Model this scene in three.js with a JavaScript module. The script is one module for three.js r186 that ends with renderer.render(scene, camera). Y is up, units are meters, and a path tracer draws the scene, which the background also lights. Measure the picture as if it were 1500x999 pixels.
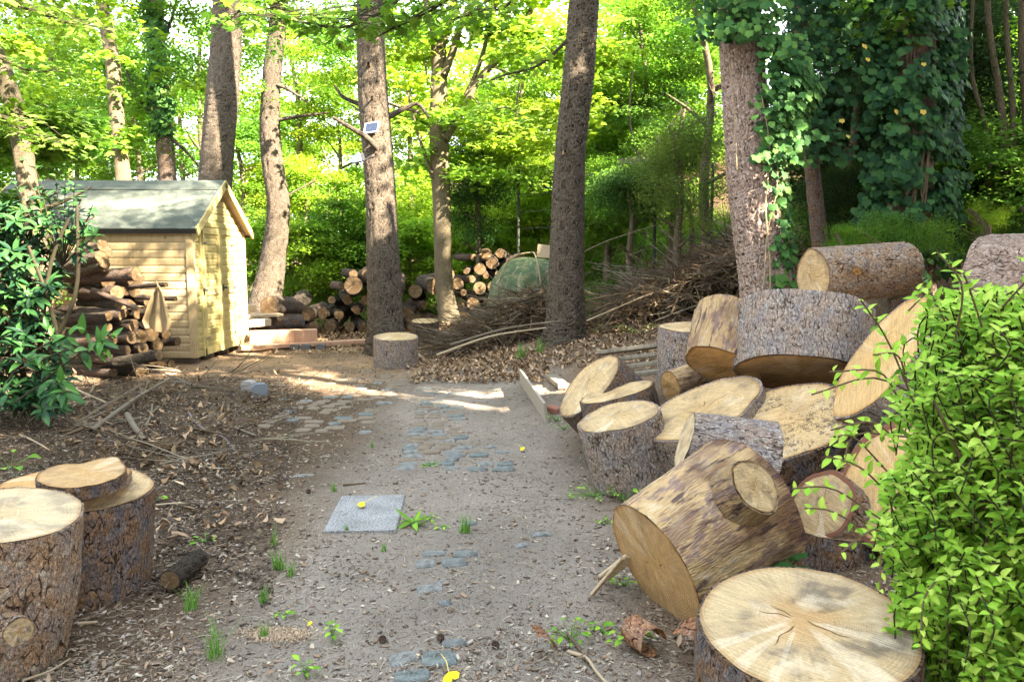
import * as THREE from 'three';
import { mergeGeometries } from 'three/addons/utils/BufferGeometryUtils.js';
import { ImprovedNoise } from 'three/addons/math/ImprovedNoise.js';

// ------------------------------------------------------------------ camera, sky, sun, exposure
const scene = new THREE.Scene();
const PITCH = 6.15 * Math.PI / 180, EYE = 1.5;
const camera = new THREE.PerspectiveCamera(48, 1024 / 681, 0.05, 600);
camera.position.set(0, EYE, 0);
camera.rotation.set(-PITCH, 0, 0);

const SUN = new THREE.Vector3(0.64, 0.63, 0.46).normalize();      // towards the sun
{
  const w = 256, h = 128, d = new Float32Array(w * h * 4);
  for (let y = 0; y < h; y++) for (let x = 0; x < w; x++) {
    const e = Math.max(0, ((y + 0.5) / h - 0.5) * 2), k = Math.pow(e, 0.55), i = (y * w + x) * 4;
    d[i] = 1.08 - 0.50 * k; d[i + 1] = 1.09 - 0.36 * k; d[i + 2] = 1.12 - 0.14 * k; d[i + 3] = 1;
  }
  const sky = new THREE.DataTexture(d, w, h, THREE.RGBAFormat, THREE.FloatType);
  sky.mapping = THREE.EquirectangularReflectionMapping; sky.magFilter = THREE.LinearFilter; sky.needsUpdate = true;
  scene.background = sky; scene.environment = sky;
  scene.backgroundIntensity = 0.45; scene.environmentIntensity = 0.45;
}
const sun = new THREE.DirectionalLight(new THREE.Color(1.0, 0.90, 0.74), 4.4);
sun.position.copy(SUN).multiplyScalar(60); sun.target.position.set(0, 0, 0);
sun.castShadow = true; sun.shadow.mapSize.set(4096, 4096); sun.shadow.radius = 1;
Object.assign(sun.shadow.camera, { left: -45, right: 45, top: 45, bottom: -45, near: 1, far: 200 });
scene.add(sun, sun.target);
const renderer = new THREE.WebGLRenderer({ antialias: true });
renderer.toneMapping = THREE.LinearToneMapping;
renderer.toneMappingExposure = 14.4;
renderer.shadowMap.enabled = true;

// ------------------------------------------------------------------ helpers
const surface = (o) => { const m = new THREE.MeshPhysicalMaterial({ specularIntensity: 0.22, ...o }); m.color.multiplyScalar(0.86); return m; };   // matt outdoor surfaces
const V = (x, y, z) => new THREE.Vector3(x, y, z);
const clamp = (x, a, b) => Math.min(b, Math.max(a, x)), lerp = (a, b, t) => a + (b - a) * t;
const sstep = (a, b, x) => { const t = clamp((x - a) / (b - a), 0, 1); return t * t * (3 - 2 * t); };
function rng(seed) { let s = seed >>> 0; return () => { s = (s + 0x6d2b79f5) | 0; let t = Math.imul(s ^ (s >>> 15), 1 | s); t = (t + Math.imul(t ^ (t >>> 7), 61 | t)) ^ t; return ((t ^ (t >>> 14)) >>> 0) / 4294967296; }; }
const PN = new ImprovedNoise(), noise = (x, y, z = 0) => PN.noise(x + 100.37, y + 57.11, z + 31.73);
const fbm = (x, y, z = 0, o = 4) => { let a = 0, s = 0.5; for (let i = 0; i < o; i++) { a += s * noise(x, y, z); x *= 2.03; y *= 2.03; z *= 2.03; s *= 0.5; } return a; };
const gauss = (r) => (r() + r() + r() + r() - 2) * 0.9;
const F = 499.5 / Math.tan(24 * Math.PI / 180);
const FWD = V(0, -Math.sin(PITCH), -Math.cos(PITCH)), UPV = V(0, Math.cos(PITCH), -Math.sin(PITCH)), EYEP = V(0, EYE, 0);
const ray = (px, py) => FWD.clone().addScaledVector(V(1, 0, 0), (px - 750) / F).addScaledVector(UPV, (499.5 - py) / F);
const at = (px, py, d) => ray(px, py).multiplyScalar(d).add(EYEP);            // a photograph pixel at a depth along the view axis
// lie of the land: flat clearing, bank rising to the right, wooded slope behind
function H(x, z) {
  const back = -z;
  const s = x + 0.25 * (back - 6) * sstep(2, 8, back);
  let h = 0.22 * Math.max(0, s - lerp(1.25, 0.25, sstep(4.0, 6.6, back))) + 0.2 * Math.max(0, s - 4.2);
  h *= sstep(-1.5, -3.0, z) * 0.8 + 0.2;
  h = h > 3.2 ? 3.2 + (h - 3.2) * 0.4 : h;
  const left = sstep(-9, -16, x);
  h += 0.17 * Math.max(0, back - 16.6) * (1 - 0.85 * sstep(-2, -12, x)) - 0.6 * left;
  h = h > 7 ? 7 + (h - 7) * 0.3 : h;
  h += 0.05 * sstep(-1.6, -2.6, x) * sstep(9.3, 7, back) * (1 + fbm(x * 1.1, z * 1.1));
  h += 0.018 * noise(x * 1.7, z * 1.7, 3) + 0.03 * noise(x * 0.5, z * 0.5, 9);
  return h;
}
function onGround(px, py, lift = 0) {
  const r = ray(px, py), p = V(0, 0, 0);
  for (let t = 1.5; t < 80; t += 0.01) { p.copy(EYEP).addScaledVector(r, t); if (p.y <= H(p.x, p.z) + lift) break; }
  p.y = H(p.x, p.z) + lift; return p;
}
const used = {};
function numbered(n) { const k = used[n] = (used[n] ?? -1) + 1; return k ? n + '_' + String(k).padStart(3, '0') : n; }
function tag(o, label, category, group) { o.userData.label = label; if (category) o.userData.category = category; if (group) o.userData.group = group; return o; }
function thing(name, label, category, pos = V(0, 0, 0), group) {
  const g = new THREE.Group(); g.name = numbered(name); g.position.copy(pos); scene.add(g); return tag(g, label, category, group);
}
function part(name, geo, mat, parent) { const m = new THREE.Mesh(geo, mat); m.name = name; parent.add(m); return m; }
function single(name, geo, mat, label, category, pos, group) { const m = new THREE.Mesh(geo, mat); m.name = numbered(name); if (pos) m.position.copy(pos); scene.add(m); return tag(m, label, category, group); }
function struct(name, geo, mat) { const m = new THREE.Mesh(geo, mat); m.name = name; m.userData.kind = 'structure'; scene.add(m); return m; }
const M4 = (p, q, s) => new THREE.Matrix4().compose(p, q, typeof s === 'number' ? V(s, s, s) : s);
const Qe = (x, y, z, o = 'YXZ') => new THREE.Quaternion().setFromEuler(new THREE.Euler(x, y, z, o));
const QY = (n) => new THREE.Quaternion().setFromUnitVectors(V(0, 1, 0), n);
function scatter(name, geo, mat, list, parent, stuff = true) {             // list of { m: Matrix4, c: [r,g,b] }
  const im = new THREE.InstancedMesh(geo, mat, list.length);
  list.forEach((e, i) => { im.setMatrixAt(i, e.m); im.setColorAt(i, new THREE.Color().setRGB(...(e.c ?? [1, 1, 1]))); });
  im.name = parent === scene ? numbered(name) : name; if (stuff) im.userData.kind = 'stuff'; parent.add(im); return im;
}
function geoOf(pos, idx, uv, col) {
  const g = new THREE.BufferGeometry();
  g.setAttribute('position', new THREE.Float32BufferAttribute(pos, 3));
  if (uv) g.setAttribute('uv', new THREE.Float32BufferAttribute(uv, 2));
  if (col) g.setAttribute('color', new THREE.Float32BufferAttribute(col, 3));
  g.setIndex(idx); g.computeVertexNormals(); return g;
}
const bx = (w, h, d, x = 0, y = 0, z = 0) => new THREE.BoxGeometry(w, h, d).translate(x, y, z);
function board(w, h, d, c = 0.006) {                                       // chamfered bar centred on the origin, uv in metres
  const s = new THREE.Shape(), a = w / 2, b = h / 2; c = Math.min(c, a * 0.5, b * 0.5);
  s.moveTo(-a + c, -b); s.lineTo(a - c, -b); s.lineTo(a, -b + c); s.lineTo(a, b - c); s.lineTo(a - c, b); s.lineTo(-a + c, b); s.lineTo(-a, b - c); s.lineTo(-a, -b + c);
  return new THREE.ExtrudeGeometry(s, { depth: d, bevelEnabled: false }).translate(0, 0, -d / 2);
}
function limb(pts, r0, r1, sides = 7, segs) {                               // tapered tube along points
  const c = new THREE.CatmullRomCurve3(pts), n = segs ?? Math.max(3, pts.length * 3), pos = [], idx = [], uv = [], L = c.getLength();
  const fr = c.computeFrenetFrames(n, false);
  for (let j = 0; j <= n; j++) {
    const t = j / n, p = c.getPointAt(t), r = lerp(r0, r1, t);
    for (let i = 0; i <= sides; i++) {
      const a = i / sides * Math.PI * 2;
      const q = p.clone().addScaledVector(fr.normals[j], Math.cos(a) * r).addScaledVector(fr.binormals[j], Math.sin(a) * r);
      pos.push(q.x, q.y, q.z); uv.push(i / sides, t * L);
      if (j && i) { const k = j * (sides + 1) + i; idx.push(k, k - 1, k - sides - 2, k, k - sides - 2, k - sides - 1); }
    }
  }
  return geoOf(pos, idx, uv);
}

// ------------------------------------------------------------------ textures
const S8 = (x) => { x = clamp(x, 0, 1); return Math.round(255 * (x <= 0.0031308 ? 12.92 * x : 1.055 * Math.pow(x, 1 / 2.4) - 0.055)); };
function dataTex(n, m, f, srgb = true, rep = true) {                        // f(u, v) gives linear rgb or a grey value
  const d = new Uint8Array(n * m * 4);
  for (let y = 0; y < m; y++) for (let x = 0; x < n; x++) {
    const c = f((x + 0.5) / n, (y + 0.5) / m, x, y), i = (y * n + x) * 4;
    if (typeof c === 'number') { d[i] = d[i + 1] = d[i + 2] = clamp(c, 0, 1) * 255; } else { d[i] = S8(c[0]); d[i + 1] = S8(c[1]); d[i + 2] = S8(c[2]); }
    d[i + 3] = 255;
  }
  const t = new THREE.DataTexture(d, n, m); t.magFilter = THREE.LinearFilter; t.minFilter = THREE.LinearMipmapLinearFilter; t.generateMipmaps = true;
  if (srgb) t.colorSpace = THREE.SRGBColorSpace;
  if (rep) t.wrapS = t.wrapT = THREE.RepeatWrapping;
  t.needsUpdate = true; return t;
}
// noise that repeats every unit of u, v
function tnoise(u, v, fu, fv, seed) {
  const px = Math.max(1, Math.round(fu)), py = Math.max(1, Math.round(fv)), x = u * px, y = v * py, x0 = Math.floor(x), y0 = Math.floor(y), fx = x - x0, fy = y - y0, s = Math.floor(seed * 131) | 0;
  const g = (i, j, dx, dy) => { let h = (Math.imul(((i % px) + px) % px + 17, 374761393) + Math.imul(((j % py) + py) % py + 5, 668265263) + Math.imul(s, 974634777)) | 0; h = Math.imul(h ^ (h >>> 13), 1274126177); h ^= h >>> 16; const a = (h & 1023) * 0.00613592; return Math.cos(a) * dx + Math.sin(a) * dy; };
  const sx = fx * fx * fx * (fx * (fx * 6 - 15) + 10), sy = fy * fy * fy * (fy * (fy * 6 - 15) + 10);
  return 1.5 * lerp(lerp(g(x0, y0, fx, fy), g(x0 + 1, y0, fx - 1, fy), sx), lerp(g(x0, y0 + 1, fx, fy - 1), g(x0 + 1, y0 + 1, fx - 1, fy - 1), sx), sy);
}
const tfbm = (u, v, fu, fv, s) => 0.5 * tnoise(u, v, fu, fv, s) + 0.25 * tnoise(u, v, fu * 2, fv * 2, s + 5) + 0.125 * tnoise(u, v, fu * 4, fv * 4, s + 9) + 0.07 * tnoise(u, v, fu * 8, fv * 8, s + 13);
function barkField(seed, fu, fv, n, o = {}) {                              // furrowed, flaking bark: height 0..1 and a number per flake, tiling
  const h = new Float32Array(n * n), pid = new Float32Array(n * n);
  for (let y = 0; y < n; y++) for (let x = 0; x < n; x++) {
    const u0 = x / n, v0 = y / n, u = u0 + 0.035 * tfbm(u0, v0, 5, 5, seed + 1) + 0.012 * tfbm(u0, v0, 16, 16, seed + 3), v = v0 + 0.05 * tfbm(u0, v0, 6, 6, seed + 2);
    const f1 = Math.abs(tnoise(u, v, fu, fv, seed + 10)), f2 = Math.abs(tnoise(u, v, fu * 1.7, fv * 1.6, seed + 11)), f3 = Math.abs(tnoise(u, v, fu * 3, fv * 4, seed + 12));
    const keep = sstep(-0.35, 0.15, tnoise(u0, v0, 5, 4, seed + 20)), crack = sstep(0.0, 0.13, f1 + 0.16 * (1 - keep) + 0.05 * tnoise(u0, v0, 28, 20, seed + 50)) * lerp(1, sstep(0.0, 0.09, f2 + 0.07 * keep), 0.55) * lerp(1, sstep(0, 0.08, f3), 0.35);
    const q = tfbm(u, v, fu * 0.7, fv * 1.3, seed + 30) * 7 + 20, lvl = Math.floor(q), fr = q - lvl, fine = tfbm(u, v, 34, 20, seed + 4), hash = Math.abs(Math.sin(lvl * 12.9898 + seed) * 43758.5453) % 1;
    h[y * n + x] = clamp(crack * (0.58 + 0.22 * sstep(0, 0.35, fr) + 0.12 * (hash - 0.5)) + 0.16 * fine + 0.12 * tfbm(u, v, 9, 7, seed + 7), 0, 1); pid[y * n + x] = clamp(hash * 0.6 + 0.4 * (0.5 + tnoise(u, v, fu * 1.2, fv * 1.5, seed + 41)), 0, 1);
  }
  return { h, pid, n, sample(u, v) { const m = this.n, x = ((Math.floor(u * m) % m) + m) % m, y = ((Math.floor(v * m) % m) + m) % m; return this.h[y * m + x]; } };
}
const mix3 = (a, b, t) => [lerp(a[0], b[0], t), lerp(a[1], b[1], t), lerp(a[2], b[2], t)];
const mul3 = (a, k) => [a[0] * k, a[1] * k, a[2] * k];
function barkMat(field, cols, seed, bump, rough = 0.95) {                   // cols: crack, low, high, other, flake
  const n = field.n;
  const map = dataTex(n, n, (u, v, x, y) => {
    const h = field.h[y * n + x], p = field.pid[y * n + x], m = tfbm(u, v, 4, 3, seed) * 1.6 + 0.5, f = tfbm(u, v, 36, 20, seed + 3) + 0.5 * tnoise(u, v, 110, 60, seed + 6);
    let c = mix3(cols[1], mix3(cols[2], cols[3], clamp(m + (p - 0.5) * 0.9, 0, 1)), sstep(0.25, 0.8, h));
    c = mix3(c, cols[4], sstep(0.12, 0.32, tfbm(u, v, 14, 7, seed + 8) + (p - 0.5) * 0.25) * 0.75);
    c = mix3(mix3(cols[0], cols[1], 0.22), c, sstep(0.04, 0.36, h + 0.25 * f));
    return mul3(c, 1 + f * 1.0);
  });
  const bm = dataTex(n, n, (u, v, x, y) => field.h[y * n + x], false);
  return surface({ map, bumpMap: bm, bumpScale: bump, roughness: rough });
}
const fieldPine = barkField(11, 14, 5, 768), fieldFine = barkField(23, 18, 8, 512);
const BARK = {
  pine: { f: fieldPine, tile: 0.38, amp: 0.016, m: barkMat(fieldPine, [[0.055, 0.034, 0.023], [0.20, 0.125, 0.082], [0.30, 0.24, 0.202], [0.36, 0.225, 0.129], [0.42, 0.35, 0.267]], 3, 0.012) },
  grey: { f: fieldPine, tile: 0.4, amp: 0.016, m: barkMat(fieldPine, [[0.055, 0.038, 0.031], [0.20, 0.145, 0.116], [0.31, 0.265, 0.249], [0.37, 0.27, 0.202], [0.44, 0.385, 0.318]], 31, 0.012) },
  dark: { f: fieldPine, tile: 0.36, amp: 0.016, m: barkMat(fieldPine, [[0.032, 0.022, 0.017], [0.10, 0.07, 0.056], [0.145, 0.13, 0.133], [0.25, 0.145, 0.077], [0.22, 0.19, 0.176]], 47, 0.012) },
  trunk: { f: fieldPine, tile: 0.55, amp: 0.034, m: barkMat(fieldPine, [[0.016, 0.012, 0.009], [0.06, 0.049, 0.035], [0.125, 0.10, 0.072], [0.108, 0.08, 0.056], [0.16, 0.128, 0.094]], 61, 0.013) },
  pink: { f: fieldPine, tile: 0.5, amp: 0.03, m: barkMat(fieldPine, [[0.085, 0.06, 0.045], [0.23, 0.155, 0.115], [0.41, 0.30, 0.235], [0.35, 0.24, 0.18], [0.46, 0.36, 0.295]], 71, 0.013) },
  fine: { f: fieldFine, tile: 0.4, amp: 0.007, m: barkMat(fieldFine, [[0.06, 0.045, 0.028], [0.10, 0.078, 0.048], [0.155, 0.122, 0.075], [0.13, 0.10, 0.062], [0.175, 0.14, 0.09]], 83, 0.005) },
};
// stripped trunk: long streaks of cambium, tan and purple brown
{
  const n = 768;
  const st = (u, v) => tfbm(u + 0.03 * tnoise(u, v, 4, 4, 90), v, 26, 5, 91) + 0.4 * tnoise(u, v, 90, 18, 95) + 0.25 * tnoise(u, v, 160, 40, 96), bl = (u, v) => tfbm(u, v, 7, 4, 97) + 0.5 * tfbm(u, v, 22, 12, 93);
  const map = dataTex(n, n, (u, v) => {
    const s = st(u, v), b = bl(u, v), k = tfbm(u, v, 16, 3, 101);
    let c = mix3([0.54, 0.37, 0.18], [0.36, 0.215, 0.105], sstep(-0.5, 0.6, s));
    c = mix3(c, [0.20, 0.13, 0.125], sstep(0.0, 0.4, b) * 0.85);
    c = mix3(c, [0.10, 0.062, 0.05], sstep(0.12, 0.4, k + s * 0.3));
    c = mix3(c, [0.62, 0.50, 0.34], sstep(0.20, 0.5, -b + s * 0.4) * 0.45);
    c = mix3(c, [0.17, 0.10, 0.07], sstep(-0.05, 0.4, tfbm(u, v, 3, 2, 107) + 0.3 * s) * 0.75);
    return mul3(c, 1 + 0.35 * s);
  });
  const bm = dataTex(n, n, (u, v) => 0.5 + st(u, v) * 0.7 + bl(u, v) * 0.4, false);
  const h = new Float32Array(256 * 256); for (let y = 0; y < 256; y++) for (let x = 0; x < 256; x++) h[y * 256 + x] = 0.5 + st(x / 256, y / 256) * 0.6 + bl(x / 256, y / 256) * 0.5;
  BARK.peeled = { f: { h, n: 256, sample: fieldPine.sample }, tile: 0.6, amp: 0.01, m: surface({ map, bumpMap: bm, bumpScale: 0.008, roughness: 0.75 }) };
}
// sawn ends: growth rings, radial bands left by the saw, grey mould, drying cracks
function sawnMat(seed, o) {
  const r = rng(seed * 77 + 5), n = o.n ?? 640, px = (r() - 0.5) * 0.14, py = (r() - 0.5) * 0.14, dir = r() * 6.28, wedge = [];
  for (let i = 0; i < (o.wedges ?? 5); i++) wedge.push([r() * 6.28, 0.05 + r() * 0.22, r() - 0.35]);
  const cracks = []; for (let i = 0; i < (o.cracks ?? 3); i++) cracks.push([r() * 6.28, 0.04 + r() * 0.1, 0.18 + r() * 0.4, r() * 9]);
  const grey = o.grey ?? 0.3, spots = o.spots ?? 0;
  const ring = (u, v) => {
    const x = u * 2 - 1 - px, y = v * 2 - 1 - py, a = Math.atan2(y, x), R = Math.hypot(x, y);
    const w = R * (1 + 0.10 * noise(Math.cos(a) * 1.6 + seed, Math.sin(a) * 1.6, 1)) + 0.012 * noise(x * 7, y * 7, seed);
    const ph = w * (o.rings ?? 30) + 4 * noise(w * 5, seed, 2), fr = ph - Math.floor(ph);
    return { x, y, a, R, w, late: Math.pow(fr, 2.5) * sstep(1, 0.93, fr) };
  };
  const map = dataTex(n, n, (u, v) => {
    const q = ring(u, v), { x, y, a, R, w } = q;
    let c = mix3(o.base, o.heart ?? o.base, sstep(0.55, 0.15, w + 0.12 * noise(x * 3, y * 3, seed + 4)));
    c = mix3(c, mul3([c[0], c[1] * 0.86, c[2] * 0.66], 0.62), q.late * 0.6 * (0.35 + 0.65 * sstep(-0.2, 0.35, noise(x * 2.2 + 9, y * 2.2, seed))));
    for (const [wa, ww, k] of wedge) { let da = Math.abs(((a - wa + 9.42) % 6.283) - 3.1416); const wm = sstep(ww, ww * 0.8, da + 0.06 * noise(x * 5, y * 5, 7)) * sstep(0.05, 0.3, R); c = mix3(c, k > 0 ? [0.74, 0.66, 0.54] : [0.40, 0.33, 0.25], Math.abs(k) * (o.band ?? 0.5) * wm); }
    const saw = noise((x * Math.cos(dir) + y * Math.sin(dir)) * 60, (x * Math.sin(dir) - y * Math.cos(dir)) * 3, seed);
    c = mul3(c, 1 + 0.26 * saw + 0.16 * noise(a * 26, R * 2.2, seed + 3) * sstep(0.1, 0.4, R) + 0.12 * fbm(x * 4, y * 4, seed + 21));
    const stain = fbm(x * 1.8 + seed, y * 1.8, 3) + 0.35 * fbm(a * 3, R * 2, seed) + 0.15 * saw;
    c = mix3(c, mul3([c[0] * 0.80, c[1] * 0.84, c[2] * 1.0], 0.56), sstep(0.02, 0.30, stain) * grey);
    c = mix3(c, [0.74, 0.66, 0.54], (o.pale ?? 0.3) * sstep(0.1, 0.4, fbm(x * 2.2, y * 2.2 + seed, 8)));
    if (spots) c = mix3(c, [0.07, 0.06, 0.055], spots * sstep(0.08, 0.42, fbm(x * 9, y * 9, seed + 9) + 0.9 * fbm(x * 1.5 + 3, y * 1.5, seed + 2) + 0.5 * noise(x * 45, y * 45, 3)));
    for (const [ca, c0, c1, cs] of cracks) {
      const along = x * Math.cos(ca) + y * Math.sin(ca), off = -x * Math.sin(ca) + y * Math.cos(ca) + 0.05 * noise(along * 6, cs, 1);
      c = mix3(c, [0.12, 0.075, 0.04], sstep(0.011, 0.004, Math.abs(off)) * sstep(c0, c0 + 0.05, along) * sstep(c1, c1 - 0.1, along));
    }
    c = mix3(c, mul3([c[0], c[1] * 0.85, c[2] * 0.7], 0.75), sstep(0.9, 0.985, Math.hypot(u * 2 - 1, v * 2 - 1)));
    const g = 1 + 0.16 * noise(x * 40, y * 40, seed); return [c[0] * 0.98 * g, c[1] * 0.865 * g, c[2] * 0.72 * g];
  }, true, false);
  const bm = dataTex(n / 2, n / 2, (u, v) => { const q = ring(u, v); return 0.5 + 0.25 * noise((q.x * Math.cos(dir) + q.y * Math.sin(dir)) * 50, (q.x * Math.sin(dir) - q.y * Math.cos(dir)) * 2, seed) - 0.2 * q.late + 0.15 * fbm(q.x * 6, q.y * 6, seed); }, false, false);
  return surface({ map, bumpMap: bm, bumpScale: 0.008, roughness: 0.85 });
}
const FACE = {
  cream: sawnMat(1, { base: [0.56, 0.44, 0.27], heart: [0.52, 0.40, 0.23], grey: 0.6, pale: 0.35, cracks: 4, spots: 0.15, band: 0.8 }),
  cream2: sawnMat(2, { base: [0.58, 0.45, 0.27], heart: [0.54, 0.40, 0.22], grey: 0.6, pale: 0.35, cracks: 4, spots: 0.25 }),
  mould: sawnMat(3, { base: [0.56, 0.43, 0.25], heart: [0.56, 0.41, 0.22], grey: 0.25, pale: 0.2, spots: 0.75, cracks: 1 }),
  orange: sawnMat(4, { base: [0.56, 0.36, 0.165], heart: [0.50, 0.31, 0.13], grey: 0.25, pale: 0.1, rings: 26 }),
  tan: sawnMat(5, { base: [0.53, 0.37, 0.20], heart: [0.58, 0.40, 0.20], grey: 0.4, pale: 0.15, spots: 0.18, cracks: 2 }),
  bleached: sawnMat(6, { n: 1024, base: [0.57, 0.46, 0.30], heart: [0.52, 0.36, 0.19], grey: 0.95, pale: 0.6, cracks: 4, rings: 46, wedges: 12, band: 1.2 }),
  pale: sawnMat(7, { n: 768, base: [0.61, 0.52, 0.37], heart: [0.58, 0.47, 0.31], grey: 0.6, pale: 0.6, cracks: 2, rings: 36 }),
  fresh: sawnMat(8, { base: [0.60, 0.43, 0.22], heart: [0.58, 0.40, 0.19], grey: 0.1, pale: 0.15, cracks: 0, rings: 22 }),
  old: sawnMat(9, { n: 256, base: [0.135, 0.095, 0.055], heart: [0.115, 0.075, 0.04], grey: 0.5, pale: 0.1, rings: 12 }),
  old2: sawnMat(10, { n: 256, base: [0.165, 0.12, 0.072], heart: [0.145, 0.095, 0.053], grey: 0.3, pale: 0.1, rings: 12 }),
};
// sawn boards: grain along v
function boardMat(seed, base, dark, rough = 0.8, knots = 7, n = 512) {
  const r = rng(seed), ks = []; for (let i = 0; i < knots; i++) ks.push([r(), r(), 0.008 + r() * 0.014]);
  const g = (u, v) => tfbm(u, v, 3, 26, seed) + 0.6 * tnoise(u, v, 5, 90, seed + 2);
  const map = dataTex(n, n, (u, v) => {
    let c = mix3(base, dark, sstep(-0.1, 0.4, g(u, v)) * 0.6 + 0.25 * tfbm(u, v, 2, 4, seed + 5));
    for (const [x, y, s] of ks) { const d = Math.hypot((u - x) * 0.6, v - y) / s; c = mix3(c, mul3(dark, 0.45), sstep(1, 0.5, d) * 0.85); }
    return c;
  });
  return surface({ map, roughness: rough, bumpMap: dataTex(n / 2, n / 2, (u, v) => 0.5 + g(u, v) * 0.5, false), bumpScale: 0.0015 });
}
const std = (r, g, b, rough = 0.85, o = {}) => surface({ color: new THREE.Color().setRGB(r, g, b), roughness: rough, ...o });
const WOOD = {
  shed: [boardMat(201, [0.53, 0.385, 0.21], [0.43, 0.28, 0.13]), boardMat(202, [0.50, 0.36, 0.19], [0.40, 0.26, 0.115]), boardMat(203, [0.55, 0.405, 0.23], [0.44, 0.30, 0.145])],
  green: [boardMat(211, [0.48, 0.385, 0.155], [0.38, 0.28, 0.09]), boardMat(212, [0.51, 0.405, 0.17], [0.40, 0.30, 0.10])],
  red: boardMat(221, [0.46, 0.27, 0.17], [0.34, 0.18, 0.10]),
  planed: boardMat(231, [0.55, 0.42, 0.27], [0.43, 0.30, 0.17]),
  worn: boardMat(241, [0.24, 0.20, 0.145], [0.14, 0.11, 0.08]),
  twig: std(0.125, 0.082, 0.047), twigGrey: std(0.19, 0.15, 0.105), twigPale: std(0.42, 0.32, 0.20), stem: std(0.055, 0.045, 0.026), vine: std(0.30, 0.23, 0.13),
};
// leaves: part of the light passes through them
function leafMat(r, g, b, through = 0.5, rough = 0.9, spec = 0.25) {
  return new THREE.MeshPhysicalMaterial({ color: new THREE.Color().setRGB(r, g, b), roughness: rough, transmission: through, thickness: 0, specularIntensity: spec * 0.6, side: THREE.DoubleSide });
}
// ------------------------------------------------------------------ leaf shapes
function leafOval(L, W, n = 4, fold = 0.18, droop = 0.25, tipPow = 1) {     // stalk at the origin, tip along +z, face up
  const pos = [], idx = [], col = [];
  for (let i = 0; i <= n; i++) {
    const t = i / n, w = W * 0.5 * Math.pow(Math.sin(Math.PI * Math.pow(t, 0.8 * tipPow)), 0.8), z = L * t, y = -droop * L * t * t;
    pos.push(-w, y + fold * w * 2, z, 0, y, z, w, y + fold * w * 2, z);
    col.push(1, 1, 1, 1.18, 1.18, 1.1, 0.94, 0.94, 0.94);
    if (i) { const a = (i - 1) * 3, b = i * 3; idx.push(a, b + 1, a + 1, a, b, b + 1, a + 1, b + 1, b + 2, a + 1, b + 2, a + 2); }
  }
  return geoOf(pos, idx, null, col);
}
function leafLobed(tips, R, fold = 0.12, seed = 1) {                        // tips: [angle from tip, length, width of the bay after it]
  const pos = [0, 0, 0], idx = [], r = rng(seed), out = [];
  for (const [a, l] of tips) out.push([Math.sin(a) * l * R, Math.cos(a) * l * R]);
  for (const [x, z] of out) pos.push(x, -fold * (Math.abs(x) * 0.6 + Math.max(0, z) * 0.5) + (r() - 0.5) * 0.06 * R, z + 0.15 * R);
  for (let i = 1; i < out.length; i++) idx.push(0, i, i + 1);
  const g = geoOf(pos, idx); const n = g.attributes.normal; for (let i = 0; i < n.count; i++) if (n.getY(i) < 0) { g.setIndex([...g.index.array].reverse()); g.computeVertexNormals(); break; }
  return g;
}
const ivyTips = [[-2.8, 0.5], [-2.15, 0.8], [-1.6, 0.74], [-1.0, 0.92], [-0.5, 0.76], [0, 1.12], [0.5, 0.76], [1.0, 0.92], [1.6, 0.74], [2.15, 0.8], [2.8, 0.5]];
const mapleTips = [[-2.6, 0.35], [-1.95, 0.75], [-1.65, 0.5], [-1.2, 0.7], [-0.95, 1.0], [-0.62, 0.55], [-0.3, 0.85], [0, 1.15], [0.3, 0.85], [0.62, 0.55], [0.95, 1.0], [1.2, 0.7], [1.65, 0.5], [1.95, 0.75], [2.6, 0.35]];
const ivyLeaf = [leafLobed(ivyTips, 0.05, 0.25, 1), leafLobed(ivyTips, 0.05, 0.5, 2), leafLobed(ivyTips, 0.05, 0.05, 3)];
const mapleLeaf = [leafLobed(mapleTips, 0.055, 0.3, 4), leafLobed(mapleTips, 0.055, 0.55, 5)];
const laurelLeaf = [leafOval(0.135, 0.048, 5, 0.2, 0.18), leafOval(0.12, 0.045, 5, 0.3, 0.4)];
const privetLeaf = [leafOval(0.036, 0.018, 4, 0.2, 0.15), leafOval(0.031, 0.017, 4, 0.25, 0.35), leafOval(0.041, 0.019, 4, 0.12, 0.05)];
const dryLeaf = [leafOval(0.06, 0.035, 3, -0.5, -0.3), leafOval(0.05, 0.03, 3, 0.7, 0.5), leafOval(0.07, 0.028, 3, 0.4, -0.5)];
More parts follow.
